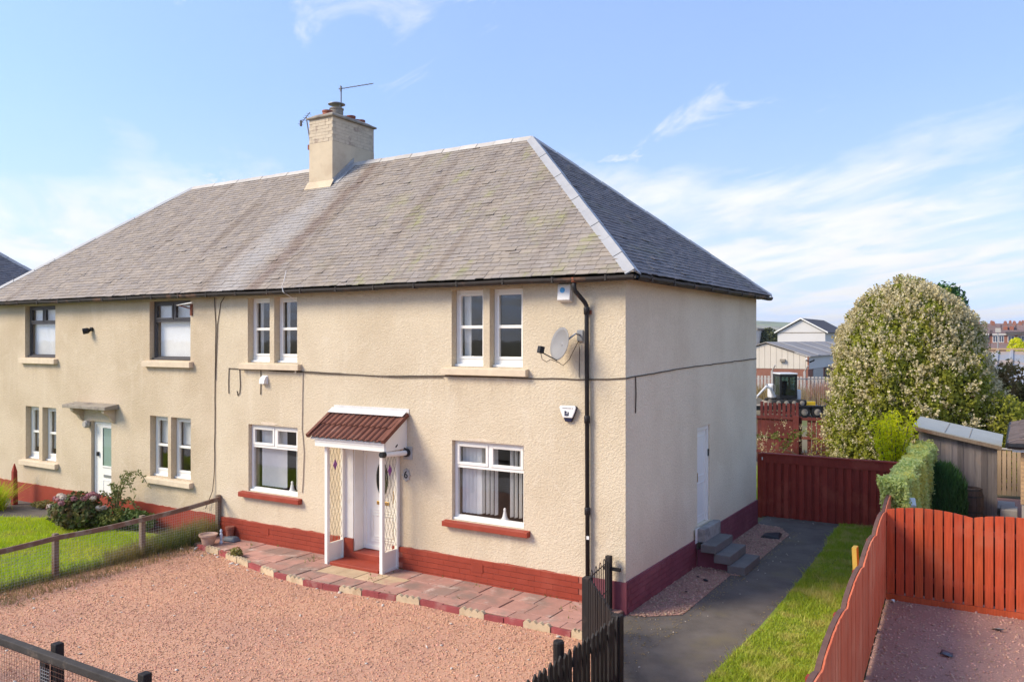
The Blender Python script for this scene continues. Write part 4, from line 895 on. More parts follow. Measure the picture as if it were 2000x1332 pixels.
def cable(pts, label, r_=.009, mat='cable', name='cable', wob=.006):
    out = []
    for a, b in zip(pts, pts[1:]):
        n = max(1, int((V(*a)-V(*b)).length/.22))
        for i in range(n): q = V(*a).lerp(V(*b), i/n); out.append(tuple(q+V(random.uniform(-wob, wob), 0, random.uniform(-wob, wob))))
    out.append(pts[-1]); return single(MB().tube(out, r_, 5), name, mat, label, 'cable')
Y = -.012
cable([(-9.15, Y, 3.66), (-8.6, Y, 3.645), (-6.95, Y, 3.635), (-5, Y, 3.59), (-3.5, Y, 3.62), (-2, Y, 3.625), (-.6, Y-.0, 3.63), (.012, Y, 3.665), (.012, .02, 3.665), (.012, 2.5, 3.75), (.012, 5, 3.79), (.012, 7.4, 3.83)], 'long brown cable sagging along the front wall and round the corner', .011)
cable([(-7.9, Y-.01, 3.63), (-6.6, Y-.01, 3.605), (-5.6, Y-.01, 3.60), (-4.4, Y-.01, 3.575), (-3.5, Y-.01, 3.60)], 'second cable lying along the middle of the front cable', .008)
cable([(-9.15, Y, 3.66), (-9.17, Y, 3.4), (-9.16, Y, 3.12)], 'short hanging cable end nearest the party line')
cable([(-8.82, Y, 3.655), (-8.80, Y, 3.3), (-8.81, Y, 3.14), (-8.87, Y, 3.09), (-8.90, Y, 3.18)], 'hooked hanging cable end left of the vent cowl')
cable([(-8.17, Y, 3.64), (-8.17, Y, 3.3), (-8.18, Y, 3.13)], 'hanging cable end passing the vent cowl')
cable([(-9.62, Y, 5.18), (-9.58, Y, 4.6), (-9.60, Y, 3.6), (-9.61, Y, 2.5), (-9.62, Y, 1.5), (-9.64, Y-.03, 1.0), (-9.85, Y-.05, .6)], 'dark vertical cable down the party line')
cable([(-9.30, Y, 5.18), (-9.42, Y, 5.05), (-9.52, Y, 4.6), (-9.56, Y, 3.8), (-9.585, Y-.01, 3.4)], 'cable curving in to join the party line cable', .008)
cable([(-6.96, Y, 3.62), (-6.97, Y, 3.1), (-6.98, Y, 2.5), (-6.93, Y, 2.0), (-6.95, Y, 1.5), (-6.98, Y, 1.22)], 'pale cable dropping beside the middle ground-floor window', .009, 'cablew')
cable([(.013, .36, 3.68), (.013, .37, 3.4), (.013, .36, 3.1)], 'short cable hanging on the shaded side wall', .010)
cable([(-7.05, -.36, 5.62), (-7.12, -.36, 5.40), (-7.2, -.335, 5.32), (-7.16, -.34, 5.2), (-7.13, -.02, 5.05)], 'pale cable looping over the gutter above the middle upper window', .008, 'plastic')
jb = single(MB().box(-7.16, -7.06, -.06, -.001, 3.66, 3.78).box(-7.13, -7.09, -.07, -.06, 3.6, 3.72), 'junction_box', 'cablew', 'small pale junction box on the wall cable', 'junction box')
single(MB().lathe((-14.28, -.005, 2.2), [(.05, 0), (.09, .03), (.095, .10), (.07, .14)], 14, axis=(0, -1, 0)), 'door_lamp', 'conc_pale', 'cream bulkhead lamp left of the hooded door', 'lamp', bevel=.0)
fl = thing('flood_light', 'small black lamp high on the left half of the wall', 'wall lamp', (-14.15, -.005, 4.52)); MB().lathe((-14.15, -.001, 4.52), [(.05, 0), (.05, .05)], 12, axis=(0, -1, 0)).build('base', 'black', fl); MB().lathe((-14.17, -.05, 4.50), [(.03, 0), (.07, .05), (.075, .16), (.06, .17)], 12, axis=(-.5, -.8, -.2)).build('shade', 'black', fl)
ae = thing('wall_aerial', 'rusty bracket aerial beside the right grey window', 'aerial', (-10.40, -.005, 4.95)); MB().box(-10.42, -10.36, -.03, -.001, 4.80, 5.05).build('bracket', 'rust', ae); MB().tube([(-10.40, -.02, 4.95), (-10.5, -.25, 5.02)], .014, 6).build('arm', 'rust', ae); MB().tube([(-10.55, -.26, 5.02), (-9.95, -.34, 5.06)], .012, 6).build('boom', 'plastic', ae)
for k in range(5): MB().tube([(-10.5+.1*k, -.20-.01*k, 5.02), (-10.5+.1*k, -.33-.01*k, 5.03)], .005, 5).build('element', 'alu', ae)

def aerial(label, base, top, boom0, boom1, n, el):
    t = thing('tv_aerial', label, 'aerial', base); MB().tube([base, top], .016, 6).build('mast', 'alu', t); MB().tube([boom0, boom1], .011, 6).build('boom', 'alu', t)
    a, b = V(*boom0), V(*boom1); dr = (b-a).normalized(); sd__ = V(0, 0, 1).cross(dr).normalized()
    for k in range(n): c = a+(b-a)*(k+.3)/n; MB().tube([tuple(c-sd__*el), tuple(c+sd__*el)], .005, 5).build('element', 'alu', t)
    MB().obox(a+dr*.06, dr*.012, sd__*.03, V(0, 0, .07)).build('reflector', 'alu', t)
    return t
aerial('tilted television aerial on the left of the chimney', (CX0-.03, 3.1, 9.05), (CX0-.20, 3.1, 9.84), (CX0-.46, 3.13, 9.70), (CX0-.02, 3.05, 9.93), 6, .07)
MB_ = single(MB().box(CX0-.07, CX0, 3.02, 3.2, 9.0, 9.12), 'aerial_clamp', 'rust', 'rusty clamp holding the left aerial to the chimney', 'bracket')
aerial('television aerial standing above the chimney pots', (-9.4, 3.66, 9.84), (-9.4, 3.66, 10.62), (-9.46, 3.64, 10.60), (-8.50, 3.85, 10.64), 9, .05)
#@@FENCES@@
# ================================================================ FENCES AND GATES
def wire_grid(mb, a, b, z0, z1, pitch, r_, seg=3, zt=None):
    a, b = V(*a), V(*b); L = (b-a).length; n = int(L/pitch)
    for i in range(n+1):
        p = a.lerp(b, i/n); zz = z1(i/n) if callable(z1) else z1
        mb.tube([(p.x, p.y, z0), (p.x, p.y, zz)], r_, seg, False)
    zz = z0
    top = z1 if not callable(z1) else min(z1(0), z1(1))
    while zz <= top: mb.tube([(a.x, a.y, zz), (b.x, b.y, zz)], r_, seg, False); zz += pitch
lf = thing('garden_fence', 'weathered timber post-and-rail fence with wire mesh beside the left lawn', 'fence', (-9.45, -2.7, 0))
PL = [(-9.45, -.05, .90), (-9.45, -1.85, .79), (-9.45, -3.56, .775), (-9.42, -5.35, .74), (-9.40, -7.0, .74)]
for x, y, z in PL: MB().box(x-.045, x+.045, y-.045, y+.045, -.1, z+.035).build('post', 'wood_old', lf, bevel=.008)
for (x0, y0, z0), (x1, y1, z1) in zip(PL, PL[1:]):
    mb = MB(); N = 6
    for i in range(N): 
        f0, f1 = i/N, (i+1)/N; s0, s1 = -.02*math.sin(math.pi*f0), -.02*math.sin(math.pi*f1)
        mb.bar((x0+.07, y0+(y1-y0)*f0, z0+(z1-z0)*f0-.03+s0), (x0+.07, y0+(y1-y0)*f1, z0+(z1-z0)*f1-.03+s1), .045, .085)
    mb.build('rail', 'wood_rail', lf)
    mb = MB(); wire_grid(mb, (x0+.05, y0, 0), (x1+.05, y1, 0), .03, (lambda f, a=z0, b=z1: a+(b-a)*f-.05), .052, .0022); tag(mb.build('wire_mesh', 'wire', lf), kind='stuff')
bf = thing('boundary_fence', 'black timber rail fence with wire mesh along the bottom left edge', 'fence', (-3.5, -7, 0))
MB().hexa([(-9.4, -7.05, .90), (1.2, -7.05, .90), (1.2, -6.99, .90), (-9.4, -6.99, .90)], [(-9.4, -7.055, .985), (1.2, -7.055, .985), (1.2, -6.985, 1.0), (-9.4, -6.985, 1.0)]).build('top_rail', 'black_top', bf, bevel=.008)
for x in (-9.2, -7.8, -6.35, -4.9, -3.42, -1.93, -.45): MB().box(x-.05, x+.05, -6.98, -6.885, -.1, 1.075).build('post', 'black_wood', bf, bevel=.01)
MB().box(-3.56, -3.46, -7.04, -6.99, -.05, .90).build('post', 'black_wood', bf)
mb = MB(); wire_grid(mb, (-9.4, -7.06, 0), (1.2, -7.06, 0), .05, .93, .05, .0018); tag(mb.build('wire_mesh', 'wire_red', bf), kind='stuff')
mb = MB(); wire_grid(mb, (-3.50, -7.066, 0), (-3.34, -7.066, 0), .30, .86, .035, .0028); tag(mb.build('mesh_patch', 'wire', bf), kind='stuff')

def picket_mesh(h, wd=.072, th=.02):
    return MB().prism([(-wd/2, 0, .03), (wd/2, 0, .03), (wd/2, 0, h-.05), (0, 0, h), (-wd/2, 0, h-.05)], (0, th, 0)).mesh('picket')
pf = thing('picket_fence', 'black pointed picket fence between the pink gravel and the dark path', 'fence', (1.15, -4.5, 0))
A, B, E_ = V(-.02, -1.29), V(1.13, -2.78), V(1.2, -7.05)
pm = picket_mesh(.93); pm2 = picket_mesh(1.0)
def run(a, b, mesh, pitch, h, zrails, off=.03):
    t = (b-a); L = t.length; t.normalize(); ang = math.atan2(t.y, t.x); n = int(L/pitch); nr = V(-t.y, t.x)
    for i in range(n):
        p = a+t*(pitch*(i+.5)); inst('picket', mesh, 'black_wood', pf, (p.x, p.y, random.uniform(-.012, .012)), rot=(0, random.uniform(-.02, .02), ang))
    for z in zrails: q = nr*off; MB().bar((a.x+q.x, a.y+q.y, z), (b.x+q.x, b.y+q.y, z), .04, .075).build('rail', 'black_top', pf)
run(A+V(.06, -.07), B, pm, .118, .93, (.30, .72), .045); run(B, E_, pm2, .112, 1.0, (.28, .80), -.035)
MB().box(-.08, .04, -1.35, -1.23, -.1, .90).build('post', 'black_wood', pf, bevel=.012); MB().box(1.05, 1.17, -2.82, -2.70, -.1, .98).build('post', 'black_wood', pf, bevel=.01)
MB().lathe((1.05, -4.12, -.1), [(.06, 0), (.06, 1.16), (.05, 1.18)], 12).build('post', 'black_wood', pf); MB().lathe((1.08, -6.0, -.1), [(.06, 0), (.06, 1.14), (.05, 1.16)], 12).build('post', 'black_wood', pf)
ig = thing('iron_gate', 'rusty black iron bar gate with bow tops against the wall corner', 'gate', (-.15, -.7, .05))
ga, gb = V(-.06, -1.18, 0), V(-.21, -.22, 0)
for z in (.12, .40, .84): MB().tube([(ga.x, ga.y, z), (gb.x, gb.y, z)], .010, 6).build('bar', 'gutter', ig)
for k in range(10): p = ga.lerp(gb, k/9); MB().tube([(p.x, p.y, .1), (p.x, p.y, .84)], .009 if k not in (0, 9) else .013, 6).build('upright', 'gutter', ig)
for k in range(1, 8, 2):
    p, q = ga.lerp(gb, k/9), ga.lerp(gb, (k+1)/9); m_ = p.lerp(q, .5); MB().tube([(p.x, p.y, .84), (p.lerp(m_, .3).x, p.lerp(m_, .3).y, .90), (m_.x, m_.y, .925), (q.lerp(m_, .3).x, q.lerp(m_, .3).y, .90), (q.x, q.y, .84)], .007, 6).build('bow', 'gutter', ig)
gp = thing('gate_post', 'slim black gate post at the house corner with a latch arm', 'post', (-.22, -.14, 0)); MB().box(-.265, -.175, -.185, -.095, -.1, .92).build('post', 'black_wood', gp, bevel=.01); MB().box(-.30, -.02, -.165, -.125, .70, .75).build('latch_arm', 'black_wood', gp)

xf = thing('red_fence', 'orange-red board fence with gently arched top across the driveway', 'fence', (5.6, 3.0, 0))
def top_x(x): return 1.46+.085*abs(math.sin(math.pi*(x-3.31)/1.25))**.7
x = 3.34; 
while x < 8.4:
    wd = .118; z1, z2 = top_x(x), top_x(x+wd); MB().prism([(x, 2.985, .10), (x+wd, 2.985, .10), (x+wd, 2.985, z2), (x, 2.985, z1)], (0, .02, 0)).build('fence_board', 'fence_red', xf, bevel=.003); x += wd+.022
x = 3.34+.118-.026
while x < 8.3: MB().box(x, x+.075, 3.12, 3.135, .1, top_x(x)-.03).build('rear_board', 'fence_rear', xf); x += .140  # backing boards in a darker stain, the gaps' shade put into their colour
MB().box(3.33, 8.4, 2.97, 3.0, .0, .095).build('gravel_board', 'fence_red', xf)
for z in (.35, 1.2): MB().box(3.33, 8.4, 3.006, 3.05, z, z+.08).build('rail', 'fence_dark', xf)
for x in (3.42, 4.56, 5.81, 7.06, 8.3): MB().box(x-.04, x+.04, 3.137, 3.21, -.1, 1.42).build('post', 'fence_dark', xf)
sf = thing('red_side_fence', 'red board fence, colour lightened against its shade, with scalloped brown-capped panels along the grass strip', 'fence', (3.5, 1, 0))
def sx_(y): return fence_side_x(y)
def top_s(y):
    f = ((3-y)/1.85) % 1.0; return 1.41+.095*math.sin(math.pi*f)**.6
y = 8.3
while y > -6.6:
    wd = .112; z1, z2 = top_s(y), top_s(y-wd); x0, x1 = sx_(y), sx_(y-wd); o_ = random.uniform(-.003, .003)
    MB().prism([(x0+o_, y, .06), (x1+o_, y-wd, .06), (x1+o_, y-wd, z2), (x0+o_, y, z1)], (.018, 0, 0)).build('fence_board', 'fence_side', sf); y -= wd+.002
k = -3
while 3-k*1.85 > -6.6:
    ya_, yb2 = 3-k*1.85, 3-(k+1)*1.85; 
    if ya_ <= 8.6:
        mb = MB(); N = 12
        for i in range(N):
            y0, y1 = ya_+(yb2-ya_)*i/N, ya_+(yb2-ya_)*(i+1.0)/N; mb.bar((sx_(y0)-.03, y0, top_s(y0)-.02), (sx_(y1)-.03, y1, top_s(y1)-.02), .05, .05)
        mb.build('capping', 'fence_brown', sf); MB().box(sx_(ya_)-.12, sx_(ya_)-.03, ya_-.045, ya_+.045, -.1, 1.36).build('post', 'fence_dark', sf)
    k += 1
for z in (.3, 1.1): MB().bar((sx_(8.3)-.03, 8.3, z), (sx_(-6.6)-.03, -6.6, z), .04, .08).build('rail', 'fence_brown', sf)
df = thing('dark_red_fence', 'dark maroon board fence across the end of the path', 'fence', (1.4, 8.45, 0))
x = -.13; i = 0
while x < 2.93:
    dy = 0 if i % 2 == 0 else .05; MB().box(x, x+.105, 8.40+dy, 8.42+dy, .0, 1.40).build('fence_board', 'fence_dark', df); x += .088; i += 1
MB().box(-.14, 2.95, 8.385, 8.40, 1.30, 1.50).build('top_board', 'fence_dark', df); MB().box(-.14, 2.95, 8.36, 8.5, 1.50, 1.53).build('capping', 'fence_dark', df)
for z in (.25, .78): MB().box(-.14, 2.95, 8.422, 8.448, z, z+.08).build('rail', 'fence_dark', df)
for x in (-.19, 1.4, 2.98): MB().box(x-.05, x+.05, 8.43, 8.53, -.1, 1.5).build('post', 'fence_dark', df)
MB().box(-.12, -.10, 8.375, 8.384, 1.36, 1.43).build('hook', 'plastic', df)
rf_ = thing('rear_red_fence', 'old red fence with gaps standing beyond the back garden', 'fence', (0, 17.6, 0))
x = -5.5
while x < 3.5:
    if random.random() > .07: MB().box(x, x+.13, 17.58, 17.6, .05, 1.62+random.uniform(-.03, .03)).build('fence_board', 'fence_rear', rf_)
    x += .155
for z in (.3, .85, 1.5): MB().box(-5.5, 3.5, 17.53, 17.575, z, z+.09).build('rail', 'fence_rear', rf_)
for x in (-5.4, -3.2, -1.35, .45, 2.3): MB().box(x-.09, x+.09, 17.44, 17.53, -.1, 1.66).build('post', 'fence_rear', rf_)
rg = thing('red_gate', 'taller faded red slatted gate behind the rear red fence', 'gate', (-2.2, 20.2, 0))
x = -3.15
while x < -2.0: MB().box(x, x+.12, 20.2, 20.22, .1, 1.86).build('slat', 'fence_rear', rg); x += .17
for z in (.4, 1.45): MB().box(-3.2, -1.95, 20.22, 20.26, z, z+.1).build('rail', 'fence_rear', rg)
for x in (-3.25, -1.93): MB().box(x-.05, x+.05, 20.2, 20.3, 0, 1.9).build('post', 'fence_rear', rg)

# ================================================================ THINGS IN THE GARDENS
st = thing('concrete_steps', 'dark grey concrete steps with pale landing up to the side door', 'steps', (.5, 3.6, 0))
MB().box(.036, .19, 3.22, 4.18, .46, .715).build('landing', 'conc_mid', st, bevel=.02); MB().box(.045, .42, 3.2, 4.04, -.02, .325).build('flank', 'purple', st); MB().box(.42, .70, 3.2, 4.04, -.02, .155).build('flank', 'purple', st)
for x0, x1, z0, z1 in ((.17, .455, .33, .48), (.41, .72, .16, .325), (.66, .985, .0, .155)): MB().box(x0, x1, 3.02+.03*(x0 > .3), 4.08-.02*(x0 > .3), z0, z1).build('step', 'conc', st, bevel=.012)
MB().box(.036, .045, 3.12, 3.35, .45, .72).build('cement_smear', 'white_wall', st)
pot = thing('plant_pot', 'pale terracotta plant pot at the left end of the paving', 'plant pot', (-8.92, -.72, .08))
MB().lathe((-8.92, -.72, .075), [(.10, 0), (.115, .02), (.155, .17), (.15, .18), (.185, .185), (.19, .225), (.17, .225), (.15, .19)], 24).build('tub', 'terracotta', pot, smooth=False); MB().lathe((-8.92, -.72, .24), [(.155, 0), (.1, .015), (.01, .02)], 16).build('compost', 'soil', pot)
orn = single(MB().lathe((-8.80, -.50, .06), [(.03, 0), (.035, .04), (.022, .08), (.03, .14), (.034, .20), (.018, .24), (.028, .27), (.012, .31)], 10), 'garden_ornament', 'bluestone', 'slim pale blue ornament standing behind the plant pot', 'ornament', origin=(-8.80, -.50, .06))
single(MB().hexa([(-8.98, -.36, .07), (-8.62, -.34, .07), (-8.60, -.12, .07), (-9.0, -.12, .07)], [(-8.93, -.31, .17), (-8.68, -.30, .16), (-8.68, -.17, .18), (-8.94, -.18, .15)]), 'plastic_sack', 'bag', 'dark grey plastic sack lying on the paving by the plinth', 'sack', bevel=.03, origin=(-8.8, -.25, .07))
single(MB().lathe((-8.98, -.13, .07), [(.06, 0), (.075, .02), (.085, .20), (.095, .21), (.095, .26), (.08, .26)], 16), 'clay_pot', 'potclay', 'tall reddish clay pot against the red plinth', 'plant pot', origin=(-8.98, -.13, .07))
for k, (x, y, r_) in enumerate(((-9.16, -.92, .085), (-9.02, -.96, .07), (-9.22, -1.12, .06))):
    pv, pfc = chips(np.array([[x, y, .02]]), r_, .8); o = npmesh_idx('rubble', pv, pfc, 'pale_stone', origin=(x, y, 0)); tag(o, ('larger pale rubble stone beside the plant pot', 'smaller pale rubble stone nearest the edging', 'small pale rubble stone under the wire fence')[k], 'stone', 'rubble stones at the fence foot')
gpst = thing('gatepost', 'dark red pointed timber post against the far left wall', 'post', (-16.96, -.4, 0)); MB().hexa([(-17.02, -.46, -.05), (-16.9, -.46, -.05), (-16.9, -.34, -.05), (-17.02, -.34, -.05)], [(-17.01, -.45, .86), (-16.91, -.45, .86), (-16.91, -.35, .86), (-17.01, -.35, .86)]).build('shaft', 'fence_dark', gpst); MB().hexa([(-17.01, -.45, .86), (-16.91, -.45, .86), (-16.91, -.35, .86), (-17.01, -.35, .86)], [(-16.97, -.41, 1.06), (-16.95, -.41, 1.06), (-16.95, -.39, 1.06), (-16.97, -.39, 1.06)]).build('point', 'fence_dark', gpst)
single(MB().obox((2.93, 2.62, .44), (.035, 0, 0), (0, .10, 0), (-.02, 0, .44)), 'yellow_board', 'yellow', 'upright yellow board leaning on the red side fence', 'board', origin=(3, 2.6, 0))
pv, pfc = chips(np.array([[4.93, 2.2, .02]]), .12, .3); tag(npmesh_idx('flat_stone', pv, pfc, 'dish', origin=(4.93, 2.2, 0)), 'flat grey stone lying on the driveway gravel', 'stone')
pv, pfc = chips(np.array([[3.45, 2.85, .03]]), .05, .7); tag(npmesh_idx('white_scrap', pv, pfc, 'plastic', origin=(3.45, 2.85, 0)), 'small white scrap in the red fence corner', 'scrap')
pv, pfc = chips(np.array([[4.36, .75, .02]]), .09, .3); tag(npmesh_idx('dark_stone', pv, pfc, 'bag', origin=(4.36, .75, 0)), 'dark flat stone nearer the front of the driveway', 'stone')
single(MB().hexa([(.45, 6.05, .02), (.86, 6.1, .02), (.80, 6.62, .02), (.42, 6.5, .02)], [(.5, 6.12, .07), (.8, 6.14, .05), (.76, 6.5, .09), (.5, 6.45, .06)]), 'black_sack', 'black', 'crumpled black sheet on the gravel beyond the side steps', 'sheet', bevel=.02, origin=(.6, 6.3, 0))
for k, (x, y, r_) in enumerate(((.42, 1.55, .07), (.30, 2.5, .05), (.48, 2.35, .06))):
    pv, pfc = chips(np.array([[x, y, .02]]), r_, .4); tag(npmesh_idx('plastic_scrap', pv, pfc, 'black', origin=(x, y, 0)), ('black scrap on the gravel strip farthest from the steps', 'small black scrap close to the purple plinth', 'black scrap just before the side steps')[k], 'scrap', 'black scraps on the side gravel')

# shed, barrel, neighbour's fence, garage
shd = thing('shed', 'weathered grey board shed with pale felt roof', 'shed', (3.85, 11.9, 0))
SX0, SX1, SY0, SY1 = 3.05, 4.68, 11.1, 12.7
def shz(x): return 2.06+(1.74-2.06)*(x-SX0)/(SX1-SX0)
x = SX0; i = 0
while x < SX1-.02:
    wd = random.choice((.11, .125, .14)); x1 = min(x+wd, SX1); dy = -.012*(i % 2); MB().prism([(x, SY0+dy, .02), (x1, SY0+dy, .02), (x1, SY0+dy, shz(x1)), (x, SY0+dy, shz(x))], (0, .02, 0)).build('board', 'shed', shd); x = x1-.003; i += 1
MB().prism([(SX1, SY0, .0), (SX1, SY1, .0), (SX1, SY1, shz(SX1)), (SX1, SY0, shz(SX1))], (-.02, 0, 0)).prism([(SX0, SY0+.02, .0), (SX0, SY1, .0), (SX0, SY1, shz(SX0)), (SX0, SY0+.02, shz(SX0))], (.02, 0, 0)).quad((SX0, SY1, 0), (SX1, SY1, 0), (SX1, SY1, shz(SX1)), (SX0, SY1, shz(SX0))).build('side_wall', 'shed', shd)
MB().box(SX1-.01, SX1+.06, SY0-.03, SY0+.04, .0, shz(SX1)).build('corner_post', 'shed', shd)
rs = MB().prism([(SX0-.12, SY0-.16, shz(SX0-.12)+.02), (SX1+.16, SY0-.16, shz(SX1+.16)+.02), (SX1+.16, SY1+.1, shz(SX1+.16)+.10), (SX0-.12, SY1+.1, shz(SX0-.12)+.10)], (0, 0, .03)).build('roof', 'felt', shd)
MB().prism([(SX0-.12, SY0-.175, shz(SX0-.12)-.06), (SX1+.16, SY0-.175, shz(SX1+.16)-.06), (SX1+.16, SY0-.175, shz(SX1+.16)+.025), (SX0-.12, SY0-.175, shz(SX0-.12)+.025)], (0, .02, 0)).build('fascia', 'wood_old', rs)
for f_ in (.36, .68): x = SX0+(SX1-SX0)*f_; MB().bar((x, SY0-.15, shz(x)+.058), (x, SY1, shz(x)+.13), .012, .006).build('felt_seam', 'cope', rs)
bar = thing('barrel', 'dark oak barrel standing in front of the shed', 'barrel', (4.2, 10.55, 0)); BP = [(.24, 0), (.275, .2), (.29, .38), (.275, .57), (.245, .76)]
for k in range(18):
    a0, a1 = 2*math.pi*k/18, 2*math.pi*(k+.94)/18; mb = MB()
    for r_, z in BP: mb.v += [(4.2+r_*math.cos(a0), 10.55+r_*math.sin(a0), z), (4.2+r_*math.cos(a1), 10.55+r_*math.sin(a1), z), (4.2+(r_-.025)*math.cos(a1), 10.55+(r_-.025)*math.sin(a1), z), (4.2+(r_-.025)*math.cos(a0), 10.55+(r_-.025)*math.sin(a0), z)]
    for j in range(4):
        for q in range(4): mb.f.append((j*4+q, j*4+(q+1) % 4, j*4+4+(q+1) % 4, j*4+4+q))
    mb.f.append((16, 17, 18, 19)); mb.build('stave', 'barrel', bar)
for z, r_ in ((.06, .252), (.2, .28), (.56, .28), (.71, .257)): MB().lathe((4.2, 10.55, z), [(r_, 0), (r_, .04)], 24, cap=False).build('hoop', 'hoop', bar)
MB().lathe((4.2, 10.55, .70), [(.235, 0), (.01, .005)], 20).build('lid', 'wood_old', bar)
tf = thing('tan_fence', 'tan upright board fence between the shed and the garage', 'fence', (6, 14.3, 0)); x = 4.45
while x < 8.5: MB().box(x, x+.095, 14.3, 14.32, .05, 1.28).build('fence_board', 'tan_fence', tf); x += .115
for z in (.3, 1.0): MB().box(4.4, 8.5, 14.325, 14.36, z, z+.08).build('rail', 'tan_fence', tf)
MB().box(4.4, 8.5, 14.27, 14.37, 1.285, 1.32).build('capping', 'conc_pale', tf)
gr = thing('garage', 'buff brick garage corner with brown tiled roof and black gutter', 'garage', (7, 8.5, 0)); GX, GY = 5.22, 6.95
core = MB().box(GX+.02, 9.5, GY+.02, 11.5, 0, 2.16).build('wall', 'mortar', gr)
gbm = MB().box(-.11, .11, -.02, .02, -.034, .034).mesh('brick'); gbn = MB().box(-.02, .02, -.11, .11, -.034, .034).mesh('brick')
for r_ in range(14, 28):
    z = .04+.077*r_
    if z > 2.12: break
    for k in range(5): inst('brick', gbm, 'garage_brick', core, (GX+.115+.23*k-(.0 if r_ % 2 else .0)+.115*(r_ % 2)*(k > 0), GY+.02, z))
    for k in range(6): inst('brick', gbn, 'garage_brick', core, (GX+.02, GY+.115+.23*k+.115*(r_ % 2), z))
MB().box(GX-.12, 9.6, GY-.13, GY-.11, 2.10, 2.24).box(GX-.14, GX-.12, GY-.13, 11.6, 2.10, 2.24).build('fascia', 'white', gr); MB().box(GX-.12, 9.6, GY-.11, GY+.02, 2.15, 2.16).build('soffit', 'white', gr)
MB().tube([(GX-.2, GY-.19, 2.22), (9.6, GY-.19, 2.22)], .06, 10).tube([(GX-.2, GY-.19, 2.22), (GX-.2, 11.6, 2.22)], .06, 10).build('gutter', 'black', gr)
ra, rb, rc, rd = V(GX-.2, GY-.2, 2.26), V(9.7, GY-.2, 2.26), V(9.7, 9.2, 2.95), V(GX+1.6, 9.2, 2.95)
groof = MB().quad(ra, rb, rc, rd).quad(V(GX-.2, 11.6, 2.26), ra, rd).build('roof', 'brown_tile', gr)
mb = MB()
for q in slate_list(ra, rb, rc, rd, .22, .3)+slate_list(V(GX-.2, 11.6, 2.26), ra, rd, rd, .22, .3): mb.add(q, SF)
tag(mb.build('roof_tiles', 'brown_tile', groof), kind='stuff')
single(MB().box(4.72, 5.1, 11.8, 12.9, -.02, .12).box(4.8, 5.16, 11.2, 11.8, -.02, .2), 'garden_kerb', 'conc_pale', 'pale concrete kerb blocks between the shed and the garage', 'kerb', bevel=.02, origin=(4.9, 12, 0))
single(MB().obox((3.42, 4.9, 1.28), (.16, .05, 0), (-.02, .10, .05), (0, -.01, .02)), 'white_tray', 'plastic', 'white tray wedged at the foot of the pale hedge', 'tray', origin=(3.42, 4.9, 1.2))

# ================================================================ BACKGROUND BUILDINGS (real places, all square to the street)
wh = thing('warehouse', 'cream clad warehouse with brick base and low grey roof', 'warehouse', (-9, 56, 0)); WX1, WY, WXR, WX0 = -7.94, 50.6, -10.95, -14.0
MB().box(WX0, WX1, WY+.02, WY+26, 0, 2.12).build('brick_base', 'farbrick', wh)
x = WX0
while x < WX1-.05:
    x1 = min(x+.42, WX1); zt = lambda q: 3.05+(4.03-3.05)*(1-abs(q-WXR)/(WX1-WXR)); MB().prism([(x+.02, WY, 2.14), (x1, WY, 2.14), (x1, WY, zt(x1)-.04), (x+.02, WY, zt(x+.02)-.04)], (0, .06, 0)).build('cladding_panel', 'clad', wh); x = x1
MB().prism([(WX0, WY+.06, 2.1), (WX1, WY+.06, 2.1), (WX1, WY+.06, 3.02), (WXR, WY+.06, 4.0), (WX0, WY+.06, 3.02)], (0, .1, 0)).build('gable_backing', 'farroof', wh)
MB().box(WX1-.02, WX1+.03, WY, WY+26, 2.12, 3.0).build('side_cladding', 'whitebld', wh); MB().box(WX1, WX1+.05, WY+1.6, WY+5.2, 0, 2.1).build('roller_door', 'zinc', wh); MB().box(WX1, WX1+.04, WY+6, WY+8.2, 0, 2.1).build('doorway', 'black', wh)
wr = MB().prism([(WX1+.2, WY-.15, 3.02), (WXR, WY-.15, 4.06), (WXR, WY+26, 4.06), (WX1+.2, WY+26, 3.02)], (0, 0, .06)).prism([(WX0-.2, WY-.15, 3.02), (WXR, WY-.15, 4.06), (WXR, WY+26, 4.06), (WX0-.2, WY+26, 3.02)], (0, 0, .06)).build('roof', 'farroof', wh)
for k in range(4): y = WY+3+6*k; MB().prism([(WX1+.1, y, 3.13), (WXR+.2, y, 4.08), (WXR+.2, y+.9, 4.08), (WX1+.1, y+.9, 3.13)], (0, 0, .02)).build('rooflight', 'conc_pale', wr)
MB().box(WX1-.02, WX1+.08, WY-.1, WY, 2.12, 3.05).build('corner_trim', 'farbrick', wh); MB().box(-9.9, -9.55, WY-.2, WY, 2.65, 2.85).build('wall_light', 'cope', wh); MB().tube([(WX1-.15, WY, 2.8), (WX1-.05, WY-.35, 2.9)], .06, 8).build('camera', 'plastic', wh); MB().tube([(WX1+.1, WY+.2, 2.65), (WX1+.45, WY-.1, 2.8)], .06, 8).build('camera', 'black', wh)
gh = thing('gabled_building', 'white gabled building with dark roof behind the warehouse', 'building', (-22, 118, 0)); gy = 112.5; gx0, gx1 = -25.3, -18.6; gm = (gx0+gx1)/2
MB().prism([(gx0, gy, 0), (gx1, gy, 0), (gx1, gy, 5.35), (gm, gy, 7.15), (gx0, gy, 5.35)], (0, 16, 0)).build('wall', 'whitebld', gh); MB().box(gx0, gx1, gy-.03, gy, 5.25, 5.38).build('string_course', 'cope', gh)
